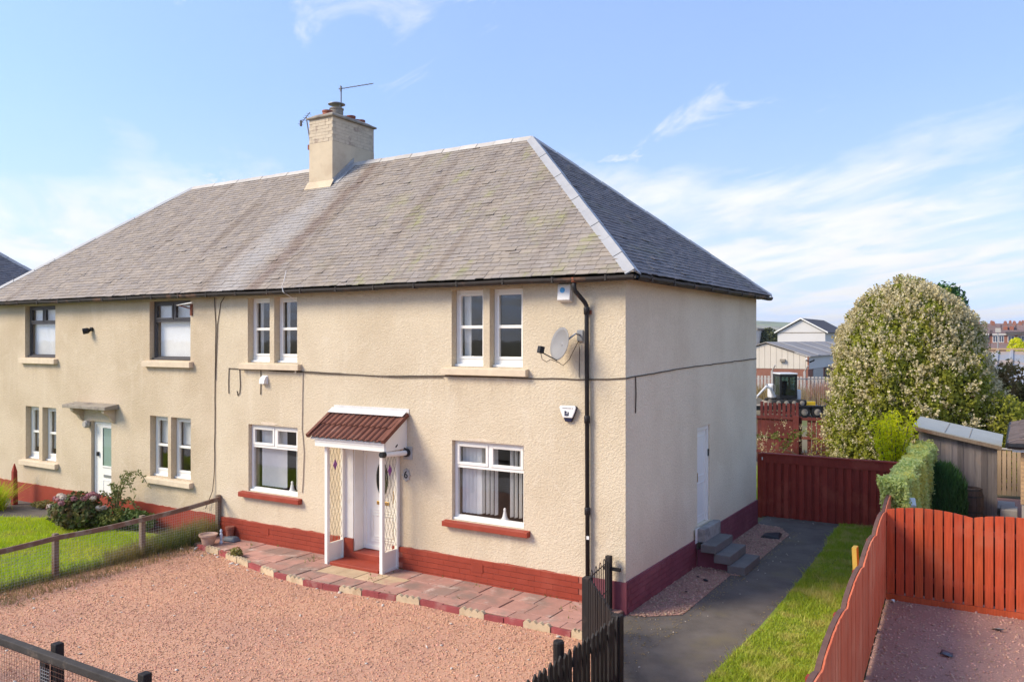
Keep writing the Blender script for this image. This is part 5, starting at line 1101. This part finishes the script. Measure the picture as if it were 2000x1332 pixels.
MB().prism([(gx1+.4, gy-.3, 5.25), (gm, gy-.3, 7.32), (gm, gy+16.3, 7.32), (gx1+.4, gy+16.3, 5.25)], (0, 0, .12)).prism([(gx0-.4, gy-.3, 5.25), (gm, gy-.3, 7.32), (gm, gy+16.3, 7.32), (gx0-.4, gy+16.3, 5.25)], (0, 0, .12)).build('roof', 'darkslate', gh)
mb = MB(); mb.prism([(gx0-.42, gy-.36, 5.22), (gm, gy-.36, 7.30), (gm, gy-.36, 7.50), (gx0-.42, gy-.36, 5.42)], (0, .05, 0)).prism([(gx1+.42, gy-.36, 5.22), (gm, gy-.36, 7.30), (gm, gy-.36, 7.50), (gx1+.42, gy-.36, 5.42)], (0, .05, 0)); mb.build('bargeboard', 'white', gh)
lb = thing('flat_roof_block', 'pale blue-white flat roofed block glimpsed past the house wall', 'building', (-33, 120, 0)); MB().box(-38, -29.9, 118, 126, 0, 5.8).build('wall', 'whitebld', lb); MB().box(-38.2, -29.7, 117.8, 126.2, 5.8, 6.1).build('roof', 'cope', lb)
for z in (3.4, 4.8): MB().box(-31.6, -30.4, 117.95, 118, z-.4, z+.4).build('window', 'farwin', lb)
cr = thing('corrugated_shed', 'long shed with silvery corrugated roof beyond the flowering tree', 'shed roof', (10, 46, 0)); cy0, cy1 = 36.0, 46.0; cz0, cz1 = 1.9, 3.6
mb = MB(); x = -1.0; b0 = 0; pts = []
while x < 30: pts += [(x, 0), (x+.5, 0), (x+.56, .09), (x+.68, .09)]; x += .74
for (x, h) in pts: mb.v += [(x, cy0, cz0+h), (x, cy1, cz1+h)]
for i in range(len(pts)-1): mb.f.append((2*i, 2*i+2, 2*i+3, 2*i+1))
ro = mb.build('roof', 'corr', cr); MB().box(-1, 30, cy1-.1, cy1+.25, cz1+.06, cz1+.16).build('ridge_trim', 'tan_fence', cr); MB().box(-1, 30, cy0+.1, cy1, 0, 1.88).build('wall', 'farbrick', cr)
def terrace(name, label, x0, x1, y, ze, zr, wins, brick='farbrick', roofm='fartile', chim=(), gables=(), group=None, depth=8., extra=None):
    t = thing(name, label, 'house', ((x0+x1)/2, y+depth/2, 0), group); MB().box(x0, x1, y, y+depth, 0, ze).build('wall', brick, t)
    rf = MB().prism([(x0-.3, y-.3, ze-.05), (x0-.3, y+depth/2, zr), (x0-.3, y+depth+.3, ze-.05)], (x1-x0+.6, 0, 0)).build('roof', roofm, t); MB().box(x0-.3, x1+.3, y-.4, y-.31, ze-.12, ze+.06).build('gutter', 'white', t)
    for (wx, wz, ww, wh_) in wins:
        wn = MB().box(wx-ww/2, wx+ww/2, y-.05, y-.01, wz-wh_/2, wz+wh_/2).build('window', 'white', t); n = max(1, round(ww/.55))
        for k in range(n): a = wx-ww/2+.08+k*(ww-.08)/n; MB().box(a, a+(ww-.08)/n-.08, y-.07, y-.052, wz-wh_/2+.1, wz+wh_/2-.1).build('pane', 'farwin', wn)
    for cxx in chim: c = MB().box(cxx-.45, cxx+.45, y+depth/2-.4, y+depth/2+.4, zr-.6, zr+.8).build('chimney', 'farbrick', t); MB().box(cxx-.3, cxx+.3, y+depth/2-.15, y+depth/2+.15, zr+.8, zr+1.1).build('chimney_pots', 'potclay', c)
    for gx in gables: MB().prism([(gx-1.4, y-.5, ze-.1), (gx+1.4, y-.5, ze-.1), (gx, y-.5, zr+.35)], (0, depth/2, 0)).build('gable_roof', roofm, t); MB().prism([(gx-1.25, y-.56, ze-.02), (gx+1.25, y-.56, ze-.02), (gx, y-.56, zr+.22)], (0, .05, 0)).build('gable_panel', 'white', t)
    return t
t1 = terrace('terraced_house', 'brick house with a single white window and dark solar panel above the corrugated roof', -6.5, -.1, 190, 5.45, 6.4, [(-3.2, 4.45, .8, 1.3)], group='houses beyond the corrugated roof')
MB().box(-2.55, -.35, 189.9, 189.985, 3.75, 5.25).build('solar_panel', 'solar', t1)
t2 = terrace('terraced_house', 'brick house with pairs of tall white windows above the corrugated roof', -.05, 7.5, 190, 5.45, 6.4, [(.75, 4.45, .95, 1.45), (1.85, 4.45, .95, 1.45), (3.6, 4.45, 1.2, 1.3), (5.4, 4.45, 1.2, 1.3)], group='houses beyond the corrugated roof')
MB().box(2.6, 7, 188.9, 190.5, 5.55, 5.95).build('dormer', 'darkslate', t2)
for tt, xa, xb in ((t1, -6.6, -.1), (t2, -.04, 7.6)):
    MB().prism([(xa, 184, 2.3), (xb, 184, 2.3), (xb, 189.9, 3.5), (xa, 189.9, 3.5)], (0, 0, .1)).build('lean_to_roof', 'fartile', tt); MB().box(xa+.05, xb-.05, 184.3, 189.9, 0, 2.25).build('lean_to_wall', 'farbrick', tt)
lab2 = ['far brick terrace with a white gable on the skyline', 'far terrace with brown roof right of the skyline gable', 'far terrace with orange brick dormers on the skyline', 'far terrace at the right edge with a dark roof']
xs = [-14, -4.6, .6, 4.2, 14]
for k in range(4):
    t = terrace('far_terrace', lab2[k], xs[k]+.1, xs[k+1]-.1, 260, 6.9, 8.6, [(xs[k]+1.4, 6.0, 1.2, 1.1), (xs[k]+3.0, 6.0, 1.2, 1.1)], chim=[xs[k]+1.0, xs[k]+3.2], gables=[-6.5] if k == 0 else [], group='far terraces on the skyline')
    if k == 2:
        for q in range(2): MB().box(xs[k]+.6+1.5*q, xs[k]+1.6+1.5*q, 259.3, 262, 7.0, 8.1).build('dormer', 'potclay', t)
for k, (cx_, dst, hz, lab) in enumerate(((-8, 330, 10.2, 'distant row of roofs left of the skyline gable'), (14, 350, 10.6, 'distant row of roofs at the right of the skyline'))):
    terrace('distant_houses', lab, cx_-14, cx_+9, dst, hz-2.2, hz, [], chim=[cx_-12+4.1*q for q in range(5)], group='most distant house rows')
tw = thing('street_mast', 'thin grey mast standing before the terraced houses', 'mast', (2.6, 120, 0)); MB().tube([(2.6, 120, 0), (2.6, 120, 5.6)], [.12, .07], 8).build('pole', 'steel', tw); MB().box(2.3, 2.95, 119.8, 120.2, 5.3, 5.9).build('lamp_head', 'conc_pale', tw)

# the next block of the street, seen over the left hip
nb = thing('neighbouring_house', 'next hipped slate-roofed house glimpsed at the left edge', 'house', (-35, 3.7, 0)); NDX = -25.9
MB().box(HX0+NDX, NDX, 0, HD, 0, WALLZ).build('wall', 'harl_left', nb); sh = V(NDX, 0, 0)
nr = MB().quad(FL+sh, FR+sh, RR+sh, RL+sh).quad(FR+sh, BR+sh, RR+sh).quad(BR+sh, BL+sh, RL+sh, RR+sh).quad(BL+sh, FL+sh, RL+sh).build('roof', 'darkslate', nb)
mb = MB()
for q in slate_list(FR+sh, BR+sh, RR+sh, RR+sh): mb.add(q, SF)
tag(mb.build('slate_field', 'slate_shaded', nr), kind='stuff')
roof_keep = roof; roof = nr; caps(BR+sh, RR+sh, nS, nB, .62, .12, 'hip_cap', 'zinc'); caps(FR+sh, RR+sh, nF, nS, .62, .12, 'hip_cap', 'zinc'); roof = roof_keep
for x in (-3.3, -8.4, -11.2, -16.6):
    for z in (1.8, 4.45): wn = MB().box(x+NDX-.7, x+NDX+.7, -.04, -.005, z-.68, z+.68).build('window', 'white', nb); MB().box(x+NDX-.6, x+NDX+.6, -.06, -.045, z-.58, z+.58).build('pane', 'farwin', wn)
#@@PLANTS@@
# ================================================================ YARD BEYOND THE GARDEN
ru = V(.851, .525, 0); dv = V(-.525, .851, 0)
def digger():
    c = V(-6.0, 35.5, 0); t = thing('mini_excavator', 'small white and black excavator parked on a trailer beyond the gardens', 'excavator', tuple(c+V(0, 0, .75)))
    P3 = lambda u, v, z: c+ru*u+dv*v+V(0, 0, z)
    def bx(u0, u1, v0, v1, z0, z1): return MB().hexa([P3(u0, v0, z0), P3(u1, v0, z0), P3(u1, v1, z0), P3(u0, v1, z0)], [P3(u0, v0, z1), P3(u1, v0, z1), P3(u1, v1, z1), P3(u0, v1, z1)])
    cb = MB()
    for u in (-.47, .39):
        for v in (-.6, .5): cb.add(*[(q.v, q.f) for q in [bx(u, u+.09, v, v+.09, 1.15, 2.32)]][0])
    cb.add(*[(q.v, q.f) for q in [bx(-.47, .48, -.6, .59, 1.0, 1.2)]][0]); cb.add(*[(q.v, q.f) for q in [bx(-.47, .48, -.6, .59, 2.22, 2.34)]][0]); cab = cb.build('cab', 'black', t)
    bx(-.5, .52, -.64, .62, 2.34, 2.43).build('cab_roof', 'digwhite', t, bevel=.05)
    bx(-.38, .39, -.59, -.575, 1.2, 2.22).build('windscreen', 'glass_dark', cab); bx(-.46, -.45, -.5, .5, 1.2, 2.22).build('side_window', 'glass_dark', cab); bx(.46, .47, -.5, .5, 1.2, 2.22).build('side_window', 'glass_dark', cab); bx(-.38, .39, .575, .585, 1.2, 2.22).build('rear_window', 'glass_dark', cab)
    bx(-.2, .25, -.1, .35, 1.2, 1.55).build('seat', 'black', cab, bevel=.05); bx(-.2, .25, .3, .42, 1.5, 1.95).build('seat_back', 'navy', cab, bevel=.05)
    bx(-.6, .75, .6, 1.3, .95, 1.75).build('engine_cover', 'digwhite', t, bevel=.08); bx(.48, .75, -.5, .7, .95, 1.5).build('side_body', 'digwhite', t, bevel=.06)
    for v in (-.75, .75): 
        tr = bx(-.95, .95, v-.17, v+.17, .62, .98).build('track', 'tyre', t, bevel=.14)
        for k in range(4): a = P3(-.65+.43*k, v-.18, .8); MB().lathe(tuple(a), [(.13, 0), (.13, .03), (.04, .05)], 12, axis=tuple(-dv)).build('roller', 'cope', tr)
    MB().tube([P3(-.7, -.4, 1.1), P3(-1.0, -.6, 1.62), P3(-1.25, -.6, 1.7)], [.085, .08, .07], 8).build('boom', 'digwhite', t); MB().tube([P3(-1.2, -.6, 1.72), P3(-1.75, -.65, 1.15)], [.07, .05], 8).build('dipper', 'digwhite', t); MB().tube([P3(-.75, -.35, 1.35), P3(-1.2, -.5, 1.82)], .04, 6).build('ram', 'steel', t)
    MB().prism([P3(-1.8, -.9, 1.15), P3(-1.55, -.9, 1.0), P3(-1.6, -.9, .75), P3(-2.0, -.9, .72)], dv*.55).build('bucket', 'cope', t)
    bx(-1.15, -1.0, -.8, .8, .62, .85).build('dozer_blade', 'cope', t)
    tl = thing('plant_trailer', 'black twin-axle plant trailer under the excavator', 'trailer', tuple(c)); bx(-2.6, 1.9, -1.0, 1.0, .50, .60).build('bed', 'cope', tl); bx(-2.6, 1.9, -1.04, -.98, .42, .66).build('side_rail', 'black', tl); bx(-2.6, 1.9, .98, 1.04, .42, .66).build('side_rail', 'black', tl); bx(.2, 1.9, -1.3, -1.02, .60, .68).build('mudguard', 'black', tl)
    for u in (.65, 1.35):
        for v in (-1.28, 1.04):
            wl = MB().lathe(tuple(P3(u, v, .33)), [(.2, 0), (.32, .02), (.33, .12), (.32, .22), (.2, .24)], 18, axis=tuple(dv)).build('wheel', 'tyre', tl); MB().lathe(tuple(P3(u, v-.01, .33)), [(.18, 0), (.06, .03)], 14, axis=tuple(-dv)).build('rim', 'cope', wl)
    tag(bx(1.0, 1.55, -.5, .1, .62, .85).build('fuel_can', 'amber', None, bevel=.04), 'yellow fuel can on the trailer bed', 'fuel can')
    mp = thing('mesh_panel', 'upright wire mesh panel beside the excavator', 'mesh panel', tuple(P3(2.0, 2, 0))); a, b = P3(1.2, 2, 0), P3(3.5, 2, 0)
    for p in (a, b): MB().tube([(p.x, p.y, 0), (p.x, p.y, 2.0)], .03, 6).build('upright', 'steel', mp)
    MB().tube([(a.x, a.y, 2), (b.x, b.y, 2)], .025, 6).build('top_bar', 'steel', mp); mb = MB(); wire_grid(mb, (a.x, a.y, 0), (b.x, b.y, 0), .05, 2., .11, .006); tag(mb.build('wire_mesh', 'wire', mp), kind='stuff')
digger()
yf = thing('yard_fence', 'concrete-post mesh fence with slats in front of the warehouse', 'fence', (-9, 47, 0))
for k in range(7):
    x = -14+2.2*k; MB().box(x-.07, x+.07, 46.9, 47.05, 0, 2.1).build('post', 'conc_pale', yf); MB().tube([(x, 46.97, 2.1), (x+.28, 46.7, 2.5)], .05, 6).build('cranked_top', 'conc_pale', yf)
    for j in range(8): MB().box(x+.2+.24*j, x+.36+.24*j, 47.0, 47.03, .1, 1.75).build('slat', 'conc_pale', yf)
for z in (.3, 1.5): MB().box(-14, -.8, 47.04, 47.08, z, z+.08).build('rail', 'conc_pale', yf)

# ================================================================ PLANTS
def blob_points(n, c, rad, seed=1, inner=.55, lump=.25, freq=2., zmin=None):
    u = unit(rng.normal(size=(n, 3))); k = inner+(1-inner)*rng.random(n)**.5; l = 1+lump*value_noise(u*1.0, freq, seed)
    P = np.array(c)+u*np.array(rad)*(k*l)[:, None]
    if zmin is not None: P = P[P[:, 2] > zmin]; 
    N = unit((P-np.array(c))/np.array(rad)**2); return P, N
def tree(name, label, base, h, c, rad, n, size, mat, trunk_r=.2, lump=.3, seed=1, group=None, inner=.35, cat='tree'):
    t = thing(name, label, cat, tuple(base), group); b = V(*base); top = V(*c)
    mb = MB(); mb.tube([b-V(0, 0, .1), b.lerp(top, .4)+V(.05, 0, 0), top], [trunk_r, trunk_r*.7, trunk_r*.25], 8)
    for k in range(6):
        a = k*1.05+seed; e = top+V(math.cos(a)*rad[0]*.6, math.sin(a)*rad[1]*.6, rad[2]*random.uniform(-.2, .5)); mb.tube([b.lerp(top, .45+.05*k), b.lerp(top, .7).lerp(e, .5), e], [trunk_r*.4, trunk_r*.25, trunk_r*.08], 6)
    mb.build('trunk', 'bark', t); P, N = blob_points(n, c, rad, seed, inner, lump, 2.4); keep = value_noise(P, 2.2/max(rad), seed+7) > -.55; P, N = P[keep], N[keep]
    tag(npmesh('crown', leaf_quads(P, size, .6, N, 1.1), 4, mat, t), kind='stuff'); return t

# the great flowering vine swallowing a tree
VC = np.array([2.2, 16.9]); VZ = np.array([0., .8, 1.6, 2.4, 3.2, 3.9, 4.5, 5.1, 5.5, 5.8, 6.02]); VR = np.array([2.1, 2.2, 2.3, 2.3, 2.25, 2.15, 1.98, 1.6, 1.2, .8, .15])
def vine_surface(n, seed, k0=.8):
    z = 6.02*rng.random(n)**.9; a = rng.random(n)*2*np.pi; r_ = np.interp(z, VZ, VR)
    dirs = np.stack([np.cos(a), np.sin(a), 0*a], 1); q = np.concatenate([dirs[:, :2]*r_[:, None], z[:, None]], 1)
    lump = 1+.09*value_noise(q, 1.3, 11)+.07*value_noise(q, 3.2, 12)+.03*value_noise(q, 8.0, 15); rr = r_*lump*(k0+(1.0-k0)*rng.random(n)**.6)
    off = np.where(dirs[:, 0:1] > .2, .12*(4-z[:, None]).clip(0, 4), 0)
    P = np.concatenate([VC+dirs[:, :2]*rr[:, None]+dirs[:, :2]*off, (z*(1+.02*value_noise(q, 2, 13)))[:, None]], 1)
    up = np.clip((z-3.6)/2.6, 0, 1)[:, None]; N = unit(dirs*(1-up*.8)+np.array([0, 0, 1])*(.25+up)); return P, N
vt = thing('vine_covered_tree', 'huge dome of climbing vine smothered in cream blossom behind the shed', 'tree', (2.2, 16.9, 0))
mb = MB().tube([(2.2, 16.9, -.1), (2.25, 16.95, 2), (2.2, 16.9, 4.6)], [.22, .18, .06], 8)
for k in range(7): a = k*.9; mb.tube([(2.2, 16.9, 1.2+.3*k), (2.2+.8*math.cos(a), 16.9+.8*math.sin(a), 2.0+.3*k), (2.2+1.5*math.cos(a), 16.9+1.5*math.sin(a), 2.4+.32*k)], [.09, .06, .02], 6)
mb.build('trunk', 'bark', vt)
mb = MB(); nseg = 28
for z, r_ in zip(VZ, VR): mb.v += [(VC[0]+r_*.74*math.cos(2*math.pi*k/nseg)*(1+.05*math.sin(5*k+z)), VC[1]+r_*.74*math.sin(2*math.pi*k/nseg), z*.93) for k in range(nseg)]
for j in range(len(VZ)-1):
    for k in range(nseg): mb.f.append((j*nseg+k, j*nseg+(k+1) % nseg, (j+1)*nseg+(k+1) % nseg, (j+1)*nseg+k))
mb.build('shade_core', 'core', vt)
Pv, Nv = vine_surface(62000, 1, .80); tag(npmesh('crown', leaf_quads(Pv, .10, .75, Nv, .75, .5), 4, 'vine', vt), kind='stuff')
Pc, Nc = vine_surface(5200, 2, .95); dens = .5*value_noise(Pc, 1.9, 21)+.6*value_noise(Pc, 7., 22)+.3*(Pc[:, 2]-2.6)/3; keep = dens > .02+.25*rng.normal(size=len(Pc)); Pc, Nc = Pc[keep], Nc[keep]
per = 20; ax = unit(Nc*.8+np.array([0, 0, .55])+.35*rng.normal(size=Nc.shape)); t_ = rng.random((len(Pc), per, 1)); F = Pc[:, None]+ax[:, None]*(t_*.30-.04)+rng.normal(size=(len(Pc), per, 3))*(.055*(1.15-t_))
F = F.reshape(-1, 3); tag(npmesh('blossom', leaf_quads(F, .05*np.repeat(.6+.9*rng.random(len(Pc)), per), .9), 4, 'vine_fl', vt), kind='stuff')
Ps, Ns = vine_surface(150, 3, 1.0); L = []
for p, q in zip(Ps, Ns):
    ln = random.uniform(.15, .42); dr_ = unit(q+np.array([0, 0, .5])+.5*rng.normal(size=3)); L += [p+dr_*ln*f+rng.normal(size=3)*.035-np.array([0, 0, .25*(ln*f)**2]) for f in np.linspace(0, 1, 22)]
tag(npmesh('shoots', leaf_quads(np.array(L), .085, .6), 4, 'vine', vt), kind='stuff')
for k in range(26):     # loose tendrils breaking the outline
    P0, N0 = vine_surface(1, 1, 1.0); e = P0[0]+N0[0]*random.uniform(.1, .22)+np.array([random.uniform(-.15, .15), 0, .05]); 
    if P0[0][2] > 2.5: MB().tube([tuple(P0[0]), tuple((P0[0]+e)/2+np.array([0, 0, .08])), tuple(e)], [.008, .006, .003], 4).build('tendril', 'stem', vt)
tree('dark_conifer', 'dark blue-green conifer peeping out right behind the flowering dome', (2.2, 28, 0), 6.5, (2.35, 28, 4.7), (1.1, 1.1, 1.95), 9000, .17, 'conifer', .2, .2, 5)
tree('rear_shrub', 'dark reddish shrub with cream sprigs at the right edge beyond the tan fence', (5.15, 18.8, 0), 3.6, (5.15, 18.8, 1.75), (1.45, 1.5, 1.8), 26000, .13, 'rear_leaf', .12, .3, 9, cat='shrub')
sh1 = tree('vine_skirt', 'trailing vine growth spilling between the flowering dome and the shed', (5.0, 16.2, 0), 2.4, (4.85, 16.2, 1.15), (1.0, 1.0, 1.5), 9000, .10, 'vine', .06, .3, 10, cat='vine')
Pq, Nq = blob_points(150, (5.15, 18.8, 1.75), (1.5, 1.55, 1.85), 9, .97, .3, 2.4); F = (Pq[:, None]+rng.normal(size=(len(Pq), 14, 3))*.055).reshape(-1, 3); tag(npmesh('sprigs', leaf_quads(F, .035, .9), 4, 'vine_fl', bpy.data.objects['rear_shrub']), kind='stuff')
bsh = tree('bramble', 'dark sprawling shrub with pale seed heads against the rear red fence', (-.9, 16.6, 0), 1.6, (-.9, 16.6, .62), (1.9, .6, .62), 6500, .09, 'weed', .05, .4, 14, cat='shrub')
Pq, Nq = blob_points(90, (-.9, 16.6, .75), (2.0, .6, .85), 14, .9, .4, 2.4, zmin=.3); F = (Pq[:, None]+rng.normal(size=(len(Pq), 12, 3))*np.array([.03, .03, .09])).reshape(-1, 3); tag(npmesh('seed_heads', leaf_quads(F, .035, .8), 4, 'vine_fl', bsh), kind='stuff')
# golden shrub: arching feathery sprays
gsh = thing('golden_shrub', 'bright yellow-green feathery shrub behind the dark red fence', 'shrub', (2.6, 10.1, 0)); mb = MB(); L = []
for k in range(34):
    a = rng.random()*6.283; hgt = 1.5+1.15*rng.random()**.7; out = .12+.42*rng.random(); p0 = np.array([2.6, 10.1, 0]); 
    pts = [p0+np.array([math.cos(a)*out*f**1.5, math.sin(a)*out*f**1.5, hgt*f-.12*f**4]) for f in np.linspace(0, 1, 8)]; mb.tube([tuple(p) for p in pts], [.012]*7+[.003], 4)
    for f in np.linspace(.35, 1, 26):
        i = min(int(f*7), 6); p = pts[i]+(pts[i+1]-pts[i])*(f*7-i); L += [p+rng.normal(size=3)*.055 for _ in range(6)]
mb.build('stems', 'stem', gsh); tag(npmesh('crown', leaf_quads(np.array(L), .095, .38, None, 1, .2), 4, 'gold', gsh), kind='stuff')
# clipped pale hedge
hg = thing('variegated_hedge', 'pale green clipped hedge along the inside of the red side fence', 'hedge', (3.28, 7.4, 0)); n = 42000
y = 4.3+6.2*rng.random(n); face = rng.random(n); zt = 1.66+.10*(y-4.3)/6.2+.04*np.sin(y*3)
z = np.where(face < .35, zt+.03*rng.normal(size=n), zt*rng.random(n)); hx = 3.30-.05*(y-4.3)/6; x = np.where(face < .35, hx+(rng.random(n)-.5)*.36, hx+np.where(rng.random(n) < .5, -1, 1)*(.18+.03*rng.normal(size=n)))
ends = rng.random(n) < .08; y = np.where(ends, 4.28+.05*rng.normal(size=n), y); x = np.where(ends, hx+(rng.random(n)-.5)*.44, x)
P = np.stack([x+.05*np.sin(y*4+z*3), y, z], 1); tag(npmesh('crown', leaf_quads(P, .075, .5, None, 1, .4), 4, 'variegated', hg), kind='stuff'); MB().hexa([(3.14, 4.4, 0), (3.46, 4.4, 0), (3.40, 10.4, 0), (3.1, 10.4, 0)], [(3.14, 4.4, 1.55), (3.46, 4.4, 1.55), (3.40, 10.4, 1.65), (3.1, 10.4, 1.65)]).build('shade_core', 'core', hg)
# dark upright conifer bush
cb = thing('conifer_bush', 'dark green upright conifer bush in front of the shed', 'shrub', (3.72, 9.5, 0)); n = 9000; a = rng.random(n)*6.283; z = 1.32*rng.random(n); r_ = np.interp(z, [0, .3, .9, 1.15, 1.34], [.36, .45, .43, .33, .10])*(.75+.25*rng.random(n))*(1+.1*np.sin(a*5+z*2))
P = np.stack([3.72+r_*np.cos(a), 9.5+r_*np.sin(a), z], 1); tag(npmesh('crown', blade_tris(P, .16, .012, .22), 3, 'conifer', cb), kind='stuff'); MB().lathe((3.72, 9.5, 0), [(.3, 0), (.34, .4), (.32, .9), (.1, 1.2)], 14).build('shade_core', 'core', cb)
# left garden
def shrub(name, label, base, rad, n, size, mat, cat='shrub', seed=1, stems=8, zc=None, group=None):
    t = thing(name, label, cat, base, group); c = (base[0], base[1], base[2]+(zc if zc else rad[2]*.9)); mb = MB()
    for k in range(stems): a = k*6.283/stems+.3; mb.tube([tuple(base), (base[0]+.4*rad[0]*math.cos(a), base[1]+.4*rad[1]*math.sin(a), base[2]+rad[2]*.8), (base[0]+.75*rad[0]*math.cos(a), base[1]+.75*rad[1]*math.sin(a), base[2]+rad[2]*1.4)], [.014, .01, .005], 5)
    mb.build('stems', 'stem', t); P, N = blob_points(n, c, rad, seed, .4, .3, 2.5, zmin=base[2]+.02); tag(npmesh('crown', leaf_quads(P, size, .6, N, .9), 4, mat, t), kind='stuff'); return t
hy = shrub('hydrangea', 'hydrangea bush with pink and cream flower heads by the left door', (-12.95, -1.1, 0), (.62, .55, .42), 2600, .11, 'leaf_hyd', seed=3)
for k in range(26):
    a = rng.random()*6.283; e = rng.random()*.95+.1; p = np.array([-12.95+.62*math.cos(a)*math.cos(e), -1.1+.55*math.sin(a)*math.cos(e), .40+.44*math.sin(e)]); u = unit(rng.normal(size=(70, 3))); Pf = p+u*np.array([.07, .07, .055]); npmesh('flower_head', leaf_quads(Pf, .042, .95, u, .4), 4, 'petal_pink' if k % 2 else 'petal_white', hy)
ro_ = thing('arching_shrub', 'tall shrub with arching leafy stems beside the left door', 'shrub', (-12.5, -.45, 0)); mb = MB(); L = []
for (dx, dy, h, dip) in ((1.2, .0, 1.5, .45), (1.0, -.2, 1.35, .5), (.45, .1, 1.35, .25), (-.2, .05, .95, .1), (-.45, -.1, .8, .12), (.15, -.1, .9, .1), (-.1, .1, .7, .05), (.7, .1, .8, .5)):
    pts = [np.array([-12.5+dx*f**1.5, -.45+dy*f, h*math.sin(f*1.75)/math.sin(min(1.571, 1.75))-dip*f**4]) for f in np.linspace(0, 1, 10)]; mb.tube([tuple(p) for p in pts], [.012]*9+[.003], 4)
    for f in np.linspace(.25, 1, 34): i = min(int(f*9), 8); p = pts[i]+(pts[i+1]-pts[i])*(f*9-i); L += [p+rng.normal(size=3)*.045 for _ in range(2)]
M['leaf_arch'] = leaf_mat('arch_leaf', (.10, .14, .04), (.24, .25, .09), .35)
mb.build('stems', 'stem', ro_); tag(npmesh('leaves', leaf_quads(np.array(L), .085, .45), 4, 'leaf_arch', ro_), kind='stuff')
shrub('low_shrub', 'low dark green shrub along the foot of the left wall', (-11.9, -.42, 0), (.75, .3, .22), 1700, .08, 'leaf', seed=5); shrub('low_shrub', 'yellowish low shrub between the hydrangea and the dark wall shrub', (-12.35, -.75, 0), (.45, .35, .25), 1200, .07, 'weed', seed=6)
shrub('low_shrub', 'little leafy plant beneath the far left window', (-15.9, -.25, 0), (.35, .18, .1), 500, .06, 'weed', seed=8)
og = thing('ornamental_grass', 'arching clump of ornamental grass at the left edge', 'grass clump', (-16.75, -1.15, 0)); P = np.tile(np.array([[-16.75, -1.15, 0.]]), (1300, 1))+rng.normal(size=(1300, 3))*np.array([.13, .13, 0]); npmesh('blades', blade_tris(P, .55, .012, .55), 3, 'blade', og)
P = scatter([(-9.75, -2.5), (-9.38, -2.5), (-9.36, -.1), (-9.95, -.1)], 3600); hgt = .20+.20*np.clip((P[:, 1]+2.4)/2.3, 0, 1); tag(npmesh('fence_weeds', np.concatenate([blade_tris(P, hgt, .008, .3), leaf_quads(np.concatenate([P[:1400]+np.array([0, 0, 1])*(hgt[:1400]*rng.random(1400))[:, None]]), .06, .5).reshape(-1, 4, 3)[:, :3].reshape(-1, 3)]), 3, 'weed'), 'tangle of tall weeds along the foot of the left fence', 'weeds', kind='stuff')
P = scatter([(-9.6, -7), (-9.4, -7), (-9.4, -2.4), (-9.6, -2.4)], 2600); tag(npmesh('fence_foot_grass', blade_tris(P, .16, .007, .4), 3, 'weed'), 'rough grass along the foot of the wire mesh', 'grass', kind='stuff')
shrub('rock_plant', 'small green plant growing between the edging stones', (-7.72, -1.02, .08), (.13, .1, .08), 120, .09, 'weed', seed=11, stems=4, cat='plant')
# yard weeds and far trees
P = scatter([(-12, 40), (-3.2, 40), (-3.2, 46.5), (-12, 46.5)], 5000); tag(npmesh('yard_weeds', blade_tris(P, 1.0, .03, .25), 3, 'dry'), 'tall dry weeds in the yard before the warehouse', 'weeds', kind='stuff')
P = scatter([(-6.0, 41), (-3.5, 41), (-3.5, 44), (-6.0, 44)], 1400); M['sorrel'] = leaf_mat('sorrel', (.34, .15, .10), (.42, .24, .15), .3); tag(npmesh('russet_weeds', blade_tris(P, 1.3, .03, .2), 3, 'sorrel'), 'russet seeding weeds beside the trailer', 'weeds', kind='stuff')
for k, (x, y, c, rr, lab) in enumerate(((-29.3, 122, (-29.0, 122, 3.9), (1.9, 2, 2.6), 'dark round tree just past the house wall on the skyline'), (-26.8, 126, (-26.7, 126, 3.6), (2.2, 2, 2.9), 'dark round tree left of the white gabled building'))):
    tree('far_tree', lab, (x, y, 0), 6, c, rr, 3000, .42, 'far_leaf', .25, .3, 20+k, group='far trees beside the gabled building')
tree('golden_conifer', 'bright yellow-green small tree before the terraced houses', (4.6, 150, 0), 4, (4.6, 150, 2.6), (1.5, 1.3, 2.1), 2500, .3, 'gold', .15, .2, 31)
# ================================================================ THE AIR
def haze():
    m = bpy.data.materials.new('haze'); m.use_nodes = True; T = NT(m.node_tree)
    pv_ = T.n('ShaderNodeVolumePrincipled', {'Color': (.90, .93, 1.0), 'Density': .00016, 'Anisotropy': .2})
    T.n('ShaderNodeOutputMaterial', {'Volume': pv_.outputs[0]}); M['haze'] = m
    o = MB().box(-4900, 4900, -3900, 6900, -8, 120).build('haze', 'haze'); o['kind'] = 'stuff'
haze()
